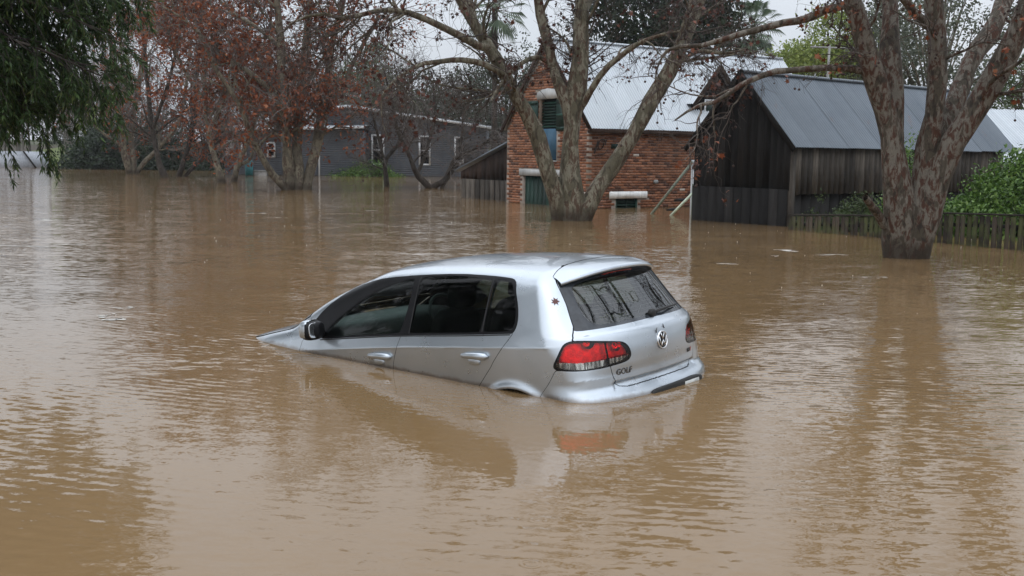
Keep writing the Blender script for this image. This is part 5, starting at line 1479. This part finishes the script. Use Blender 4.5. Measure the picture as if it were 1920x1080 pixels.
# bare dark thicket trees before the grey house
Yf = water_at(812, 353).y
SPB = dict(n1=34, n2=340, n3=1500, L1=(1.4, 3.0), L2=(.9, 1.9), L3=(.4, 1.1), t1=.25, r1=.035, rt=.009, d2=.16, d3=.2, leaves=260, ls=.13, tmpl=QUADLEAF)
far_tree('low bare tree with dark limbs sprawling out of the water beside the lean-to', [
    ([(808, 366), (803, 350), (783, 327), (766, 288), (747, 246), (735, 190), (720, 130)], -1, [12, 11, 10, 8, 7, 5, 3]),
    ([(808, 366), (810, 351), (833, 338), (844, 316), (858, 292), (900, 274), (930, 250)], .5, [13, 12, 10, 8, 7, 5, 3]),
    ([(828, 362), (830, 348), (846, 325), (860, 300), (868, 240), (860, 170)], 1, [8, 8, 7, 6, 4, 2]),
    ([(783, 327), (800, 280), (815, 220), (812, 150)], .8, [7, 6, 5, 3])], Yf, SPB, M_BARK_D, M_RUSTD, 'bare_tree', group=None)
far_tree('thin bare tree with a crooked grey trunk by the green bush', [
    ([(725, 362), (724, 345), (722, 306), (735, 285), (748, 268), (752, 220), (745, 160)], .5, [9, 9, 8, 7, 6, 4, 2]),
    ([(722, 306), (712, 270), (700, 220), (690, 170)], -.5, [5, 5, 4, 2])], water_at(725, 350).y, dict(SPB, n1=22, n2=240, n3=1200, leaves=120), M_BARK_D, M_RUSTD, 'bare_tree', group=None)

# ------------------------------------------------------------------ conifer hanging in from the side
cf = thing('conifer_tree', 'dark drooping conifer hanging into view over the water at the edge', 'tree', (-8.3, 11.8, 0))
off = np.array([-8.3, 11.8, 0])
tr = resample(np.array([[-8.3, 11.8, -1.5], [-8.25, 11.8, 3], [-8.3, 11.85, 7], [-8.2, 11.8, 11]]), np.array([.30, .24, .15, .04]), 14)
tips = [(228, 70, 12), (242, 80, 12.4), (214, 150, 11.6), (188, 110, 12.2), (160, 205, 11.8), (128, 165, 12.3), (190, 225, 11.5), (62, 298, 11.7), (100, 238, 12.2), (18, 285, 12), (172, 180, 12.6), (150, 40, 11.4), (205, 20, 12.3), (120, 90, 12), (60, 180, 11.5), (90, 130, 12.6), (30, 220, 12.6), (10, 120, 11.6), (70, 60, 12.4), (175, -30, 12), (120, -90, 12.4), (60, -120, 11.7), (200, -70, 11.6), (140, 250, 12.4), (45, 245, 11.3), (-20, 250, 12), (-60, 200, 12), (-40, 100, 11.7), (30, 20, 12.1), (100, 10, 12.9)]
lim = []
for (a, b, y) in tips:
    e = np.array(tuple(at(a, b - 82, y))); s = np.array([-8.3, 11.8, e[2] + rng.uniform(.2, .9)])
    m1 = s * .6 + e * .4 + [0, 0, .35]; m2 = s * .25 + e * .75 + [0, 0, .28]
    lim.append(resample(np.array([s, m1, m2, e]), np.array([.05, .035, .02, .006]), 12))
for k in range(70):                                # the rest of the crown, above and behind
    a = rng.uniform(0, 2 * math.pi); z = rng.uniform(3.4, 10.5); ln = rng.uniform(1.2, 2.6) * (1.15 - z / 13)
    s = np.array([-8.25, 11.8, z]); e = s + [ln * math.cos(a), ln * math.sin(a), -.35 * ln]
    lim.append(resample(np.array([s, s * .5 + e * .5 + [0, 0, .3], e]), np.array([.05, .025, .006]), 12))
LP = np.array([p for p, r in lim]) - off; LR = np.array([r for p, r in lim])
P2, R2 = sprout(LP, LR, 1300, (.5, 1.1), (.4, 1.1), .5, .35, .12, 7, .25, .3, rmax=.012, rmin=.005, bias=(0, 0, -.35))
P3, R3 = sprout(P2, R2, 6500, (.22, .48), (.3, .9), .6, .45, .10, 5, .1, .4, rmax=.005, rmin=.0025, bias=(0, 0, -.4))
V, F = join([tubes([(tr[0] - off, tr[1])], 12), tubes(as_list(LP, LR), 6)])
obj('trunk', mesh('trunk', V, F, M_BARK_D, smooth=True), cf)
V, F = join([tubes(as_list(P2, R2), 4), tubes(as_list(P3, R3), 3)])
o = obj('twigs', mesh('twigs', V, F, M_TWIGD, smooth=True), cf); o['kind'] = 'stuff'
NEEDLE = np.array([[0, 0, 0], [.10, .35, .02], [0, 1, 0], [-.10, .35, .02]])
allP = np.concatenate([P3[:, ::1], P2[:, -5:]], 0)
cnt = 150000
i = rng.integers(0, len(allP), cnt); f = rng.random(cnt) * 3.99; j = f.astype(int); w = (f - j)[:, None]
pos = allP[i, j] * (1 - w) + allP[i, j + 1] * w
T = allP[i, j + 1] - allP[i, j]; T /= np.linalg.norm(T, axis=1, keepdims=True)
q = rng.normal(size=(cnt, 3)); q -= (q * T).sum(1, keepdims=True) * T; q /= np.linalg.norm(q, axis=1, keepdims=True)
yd = T * .8 + q * .6; yd /= np.linalg.norm(yd, axis=1, keepdims=True)
xd = np.cross(yd, q); xd /= np.linalg.norm(xd, axis=1, keepdims=True); zd = np.cross(xd, yd)
V, F = scatter(pos, NEEDLE, .095, np.stack([xd, yd, zd], 2))
o = obj('needles', mesh('needles', V, F, M_CONIFER), cf); o['kind'] = 'stuff'
# two more of the same row beyond the frame; the car's side glass mirrors them
for (cx_, cy_, rz_, sc_, lb_) in ((-9.6, 5.6, 2.1, 1.15, 'dark conifer beyond the frame edge, nearest the camera, mirrored in the car front door window'), (-13.2, 9.0, 4.0, 1.35, 'taller dark conifer beyond the frame edge, mirrored in the car rear side windows')):
    c_ = cf.copy(); C.objects.link(c_); c_.location = (cx_, cy_, 0); c_.rotation_euler = (0, 0, rz_); c_.scale = (sc_,) * 3; c_['label'] = lb_; c_['group'] = 'conifers in a row at the water edge'
    for ch in list(cf.children):
        d_ = ch.copy(); C.objects.link(d_); d_.parent = c_
cf['group'] = 'conifers in a row at the water edge'

# ------------------------------------------------------------------ leafy trees behind the buildings
leafy_tree('fig_tree', 'dense dark green fig tree rising behind the brick house roof', gx_(1232, 58), 58, 17.5, 4.3, M_FIG, leaf=.30, clumps=420, per=70, spread=.55, rz=6.2, inner=.6, low=-.95)
leafy_tree('leafy_tree', 'yellow green leafy tree behind the barn ridge', gx_(1528, 64), 64, 9.6, 3.3, M_LIME, leaf=.22, clumps=260, per=70, spread=.42, rz=3.4, inner=.35)
leafy_tree('gum_tree', 'airy grey green gum tree behind the massive forked plane tree', gx_(1735, 60), 60, 14.5, 4.6, M_GUM, leaf=.24, clumps=190, per=60, spread=.45, rz=6.0, inner=.4, bark_m=M_BARK_L, low=-.9)
leafy_tree('gum_tree', 'grey green gum tree behind the barn between palm and forked plane tree', gx_(1630, 72), 72, 13.2, 3.0, M_GUM, leaf=.24, clumps=120, per=55, spread=.45, rz=4.5, inner=.4, bark_m=M_BARK_L, low=-.9)
leafy_tree('leafy_tree', 'mid green tree above the pale corrugated roof', gx_(1925, 48), 48, 6.4, 2.6, M_MID, leaf=.17, clumps=130, per=60, spread=.35, rz=2.9)
leafy_tree('leafy_tree', 'mid green tree just behind the end of the grey house gable', gx_(690, 98), 98, 10.2, 4.2, M_MID, leaf=.32, clumps=120, per=45, spread=.6, rz=4.6)
leafy_tree('leafy_tree', 'dull green tree behind the white fascia of the grey house', gx_(775, 102), 102, 9.2, 4.6, M_DULL, leaf=.32, clumps=140, per=45, spread=.65, rz=4.6)
leafy_tree('leafy_tree', 'dull green tree behind the low end of the grey house', gx_(868, 96), 96, 8.6, 4.4, M_DULL, leaf=.32, clumps=140, per=45, spread=.6, rz=4.4)
leafy_tree('leafy_tree', 'dark tree filling the gap between the grey house and the brick gable', gx_(945, 88), 88, 10.5, 4.2, M_DULL, leaf=.30, clumps=150, per=45, spread=.6, rz=5.6)
def fan_palm(label, px, py, Y, r, zt=None, fronds=34):
    c = at(px, py, Y)
    t = thing('fan_palm', label, 'palm', (c.x, c.y, 0))
    V, F = tubes([resample(np.array([[0, 0, -.5], [.05, 0, c.z * .5], [0, 0, c.z]]), np.array([.24, .19, .2]), 10)], 10)
    obj('trunk', mesh('trunk', V, F, M_BARK_D, smooth=True), t)
    for k in range(fronds):
        a = k * 2.399; e = math.radians(75 - 140 * (k / fronds) + rng.uniform(-8, 8))
        d = np.array([math.cos(a) * math.cos(e), math.sin(a) * math.cos(e), math.sin(e)])
        stem = np.array([[0, 0, c.z], np.array([0, 0, c.z]) + d * r * .55])
        hub = stem[1]
        u = np.cross(d, [0, 0, 1.0]); u /= max(np.linalg.norm(u), 1e-6); w = np.cross(u, d)
        Vs, Fs = [], []
        for s in np.linspace(-1.25, 1.25, 15):
            dd = d * math.cos(s) + u * math.sin(s)
            tipp = hub + dd * r * .62 * (1 - .18 * abs(s)) + [0, 0, -.16 * r]
            mid = hub + dd * r * .36
            n0 = len(Vs)
            Vs += [hub, mid + w * .0 + u * .035 * r * math.cos(s), tipp, mid - u * .035 * r * math.cos(s) - d * .02]
            Fs.append([n0, n0 + 1, n0 + 2, n0 + 3])
        V, F = join([(np.array(Vs), np.array(Fs)), tubes([(stem, np.array([.03, .02]))], 4)])
        obj('frond', mesh('frond', V, F, M_PALM), t)
    return t
fan_palm('fan palm standing over the ridge between the brick house and the yellow green tree', 1412, 52, 76, 2.1)
fan_palm('fan palm showing through the branches over the grey house', 928, 18, 70, 2.2, fronds=28)
fan_palm('small far fan palm against the sky over the grey house gable', 704, 112, 118, 2.1, fronds=24)

# hedge and shrubs behind the fence
def bush(name, label, x0, y0, rx, ry, h, mat, leaf=.085, clumps=150, per=60, spread=.16, z0=-.3, cat='shrub'):
    t = thing(name, label, cat, (x0, y0, 0))
    v = shell(clumps, rx, ry, h, .72, -.15); v[:, 2] = np.maximum(v[:, 2], 0) + z0
    st = [resample(np.array([[0, 0, -1.0], p * .4 + [0, 0, .1], p]), np.array([.04, .025, .006]), 6) for p in v[::5]]
    V, F = tubes(st, 5); obj('stems', mesh('stems', V, F, M_BARK_D, smooth=True), t)
    crown(t, v, per, leaf, mat, spread=spread, name='foliage')
    return t
bush('hedge', 'tall fresh green hedge behind the paling fence beside the forked tree', 11.3, 23.6, 1.75, 1.1, 1.70, M_HEDGE, clumps=460, per=70, spread=.19, leaf=.105)
bush('hedge', 'fresh green hedge at the frame edge in front of the pale roof', 13.3, 22.6, 1.6, 1.2, 1.60, M_HEDGE, clumps=420, per=70, spread=.19, leaf=.105)
bush('shrub', 'rounded green shrub glimpsed between the stems of the forked tree', gx_(1712, 25), 25.2, .75, .7, 2.0, M_HEDGE, clumps=90, per=55, spread=.15)
bush('shrub', 'low dark shrub under the barn side wall behind the fence', gx_(1600, 24.4), 24.5, .75, .5, 1.0, M_MID, leaf=.075, clumps=90, per=55, spread=.12)
bush('shrub', 'small strap leaved shrub at the barn corner post', gx_(1525, 25.3), 25.2, .32, .3, .95, M_MID, leaf=.09, clumps=26, per=26, spread=.10)
bush('island_bush', 'low green bush half drowned before the grey house wall', gx_(690, 73.3), 73.3, 2.4, 1.0, 1.25, M_HEDGE, leaf=.16, clumps=110, per=45, spread=.22, z0=-.45)
for k, (px_, Y_, rx_, h_) in enumerate(((196, 91, 2.6, 3.2), (240, 88, 5, 3.9), (300, 90, 6, 3.6), (372, 88, 5, 3.8), (150, 131, 4, 7.5))):
    bush('undergrowth_shrub', ['broad dark evergreen shrub on the far bank nearest the lawn', 'dark evergreen shrub on the far bank behind the many stemmed plane tree', 'dark evergreen shrub on the far bank behind the slim leaning trunk', 'dark evergreen shrub on the far bank beside the grey house end', 'dark evergreen shrub up the slope above the far lawn'][k], gx_(px_, Y_), Y_, rx_, 2.0, h_, M_FIG if k < 4 else M_DULL, leaf=.30, clumps=170, per=40, spread=.45, z0=0)

# grey bare wood beyond: one mass
n = 190
bxs = rng.uniform(-74, 4, n); bys = rng.uniform(98, 138, n); hs = rng.uniform(8.5, 14, n) * np.interp(bxs, [-74, -20, 4], [1.0, 1.0, .55])
stems = []
for a, b, h_ in zip(bxs, bys, hs):
    lean = rng.normal(0, .06, 2) * h_
    stems.append(resample(np.array([[a, b, .5], [a + lean[0] * .3, b + lean[1] * .3, h_ * .45], [a + lean[0], b + lean[1], h_]]), np.array([.20, .12, .03]) * h_ / 18, 9))
SP, SR = np.array([p for p, r in stems]), np.array([r for p, r in stems])
W1, WR1 = sprout(SP, SR, 3600, (2.0, 5.0), (.35, .95), .45, -.02, .14, 6, .22, .3, rmax=.07, rmin=.028)
W2, WR2 = sprout(W1, WR1, 15000, (.9, 2.4), (.3, 1.0), .6, .02, .2, 4, .15, .5, rmax=.028, rmin=.016)
V, F = join([tubes(as_list(SP, SR), 5), tubes(as_list(W1, WR1), 3), tubes(as_list(W2, WR2), 3)])
tag(obj('bare_wood', mesh('bare_wood', V, F, M_TWIGG, smooth=True)), 'grey brown mass of bare winter trees on the far bank', None, kind='stuff')

# bare tree out of frame to the right: it is what the rear window mirrors
off_l = [(np.array([[10.6, 10, -1], [10.4, 10.2, 3.4], [9.3, 11, 5.8], [7.3, 12.2, 6.9], [5.6, 13.0, 7.2]]), np.array([.34, .28, .17, .11, .04])),
         (np.array([[10.4, 10.2, 3.4], [9.3, 9.2, 6.2], [7.6, 8.4, 8.2], [5.8, 7.6, 9.2], [4.4, 7.0, 9.6]]), np.array([.24, .18, .13, .09, .04])),
         (np.array([[9.3, 11, 5.8], [8.3, 13.0, 5.9], [7.8, 15.2, 5.4], [7.6, 17.0, 5.2]]), np.array([.14, .11, .08, .04])),
         (np.array([[9.3, 9.2, 6.2], [8.0, 10.0, 7.6], [6.5, 10.6, 8.2], [5.2, 10.8, 8.0]]), np.array([.14, .11, .08, .04])),
         (np.array([[10.4, 10.2, 3.4], [10.9, 9.8, 6.5], [11.2, 9.6, 9.5], [11, 9.2, 12]]), np.array([.26, .2, .13, .05]))]
plane_tree('bare_tree', 'bare branching tree beside the water that shows mirrored in the car rear window', off_l, M_BARK_D, M_TWIGD, M_RUSTD, dict(n1=46, n2=420, n3=1900, L1=(1.5, 3.0), L2=(.8, 1.7), L3=(.4, .9), t1=.35, r1=.06, rt=.008))

# power pole with cross arm behind the barn
pp = thing('power_pole', 'thin grey power pole with a cross arm in front of the yellow green tree', 'pole', (gx_(1537, 52), 52, 0))
zt = at(1537, 84, 52).z
bar(pp, 'pole_shaft', (0, 0, -1), (0, 0, zt), .10, .10, plain('grey_pole', (.22, .22, .21), .7), up=(0, 1, 0))
bar(pp, 'cross_arm', (-.9, 0, zt - .1), (1.3, 0, zt - .16), .08, .08, plain('grey_arm', (.24, .24, .23), .7))
# ------------------------------------------------------------------ damp air
hz = N('rain_haze')
for n_ in list(hz.t.nodes):
    if n_ != hz.out:
        hz.t.nodes.remove(n_)
pv = hz.n('ShaderNodeVolumePrincipled'); pv.inputs['Color'].default_value = (.93, .95, .98, 1); pv.inputs['Density'].default_value = 0.0003; pv.inputs['Anisotropy'].default_value = 0.2
hz.link(pv.outputs[0], hz.out.inputs['Volume'])
V, F = box((-905, -125, -6), (905, 2205, 27))
ho = obj('haze', mesh('haze', V, F, hz.m)); tag(ho, 'thin pale rain haze filling the air over the flood', None, kind='stuff')
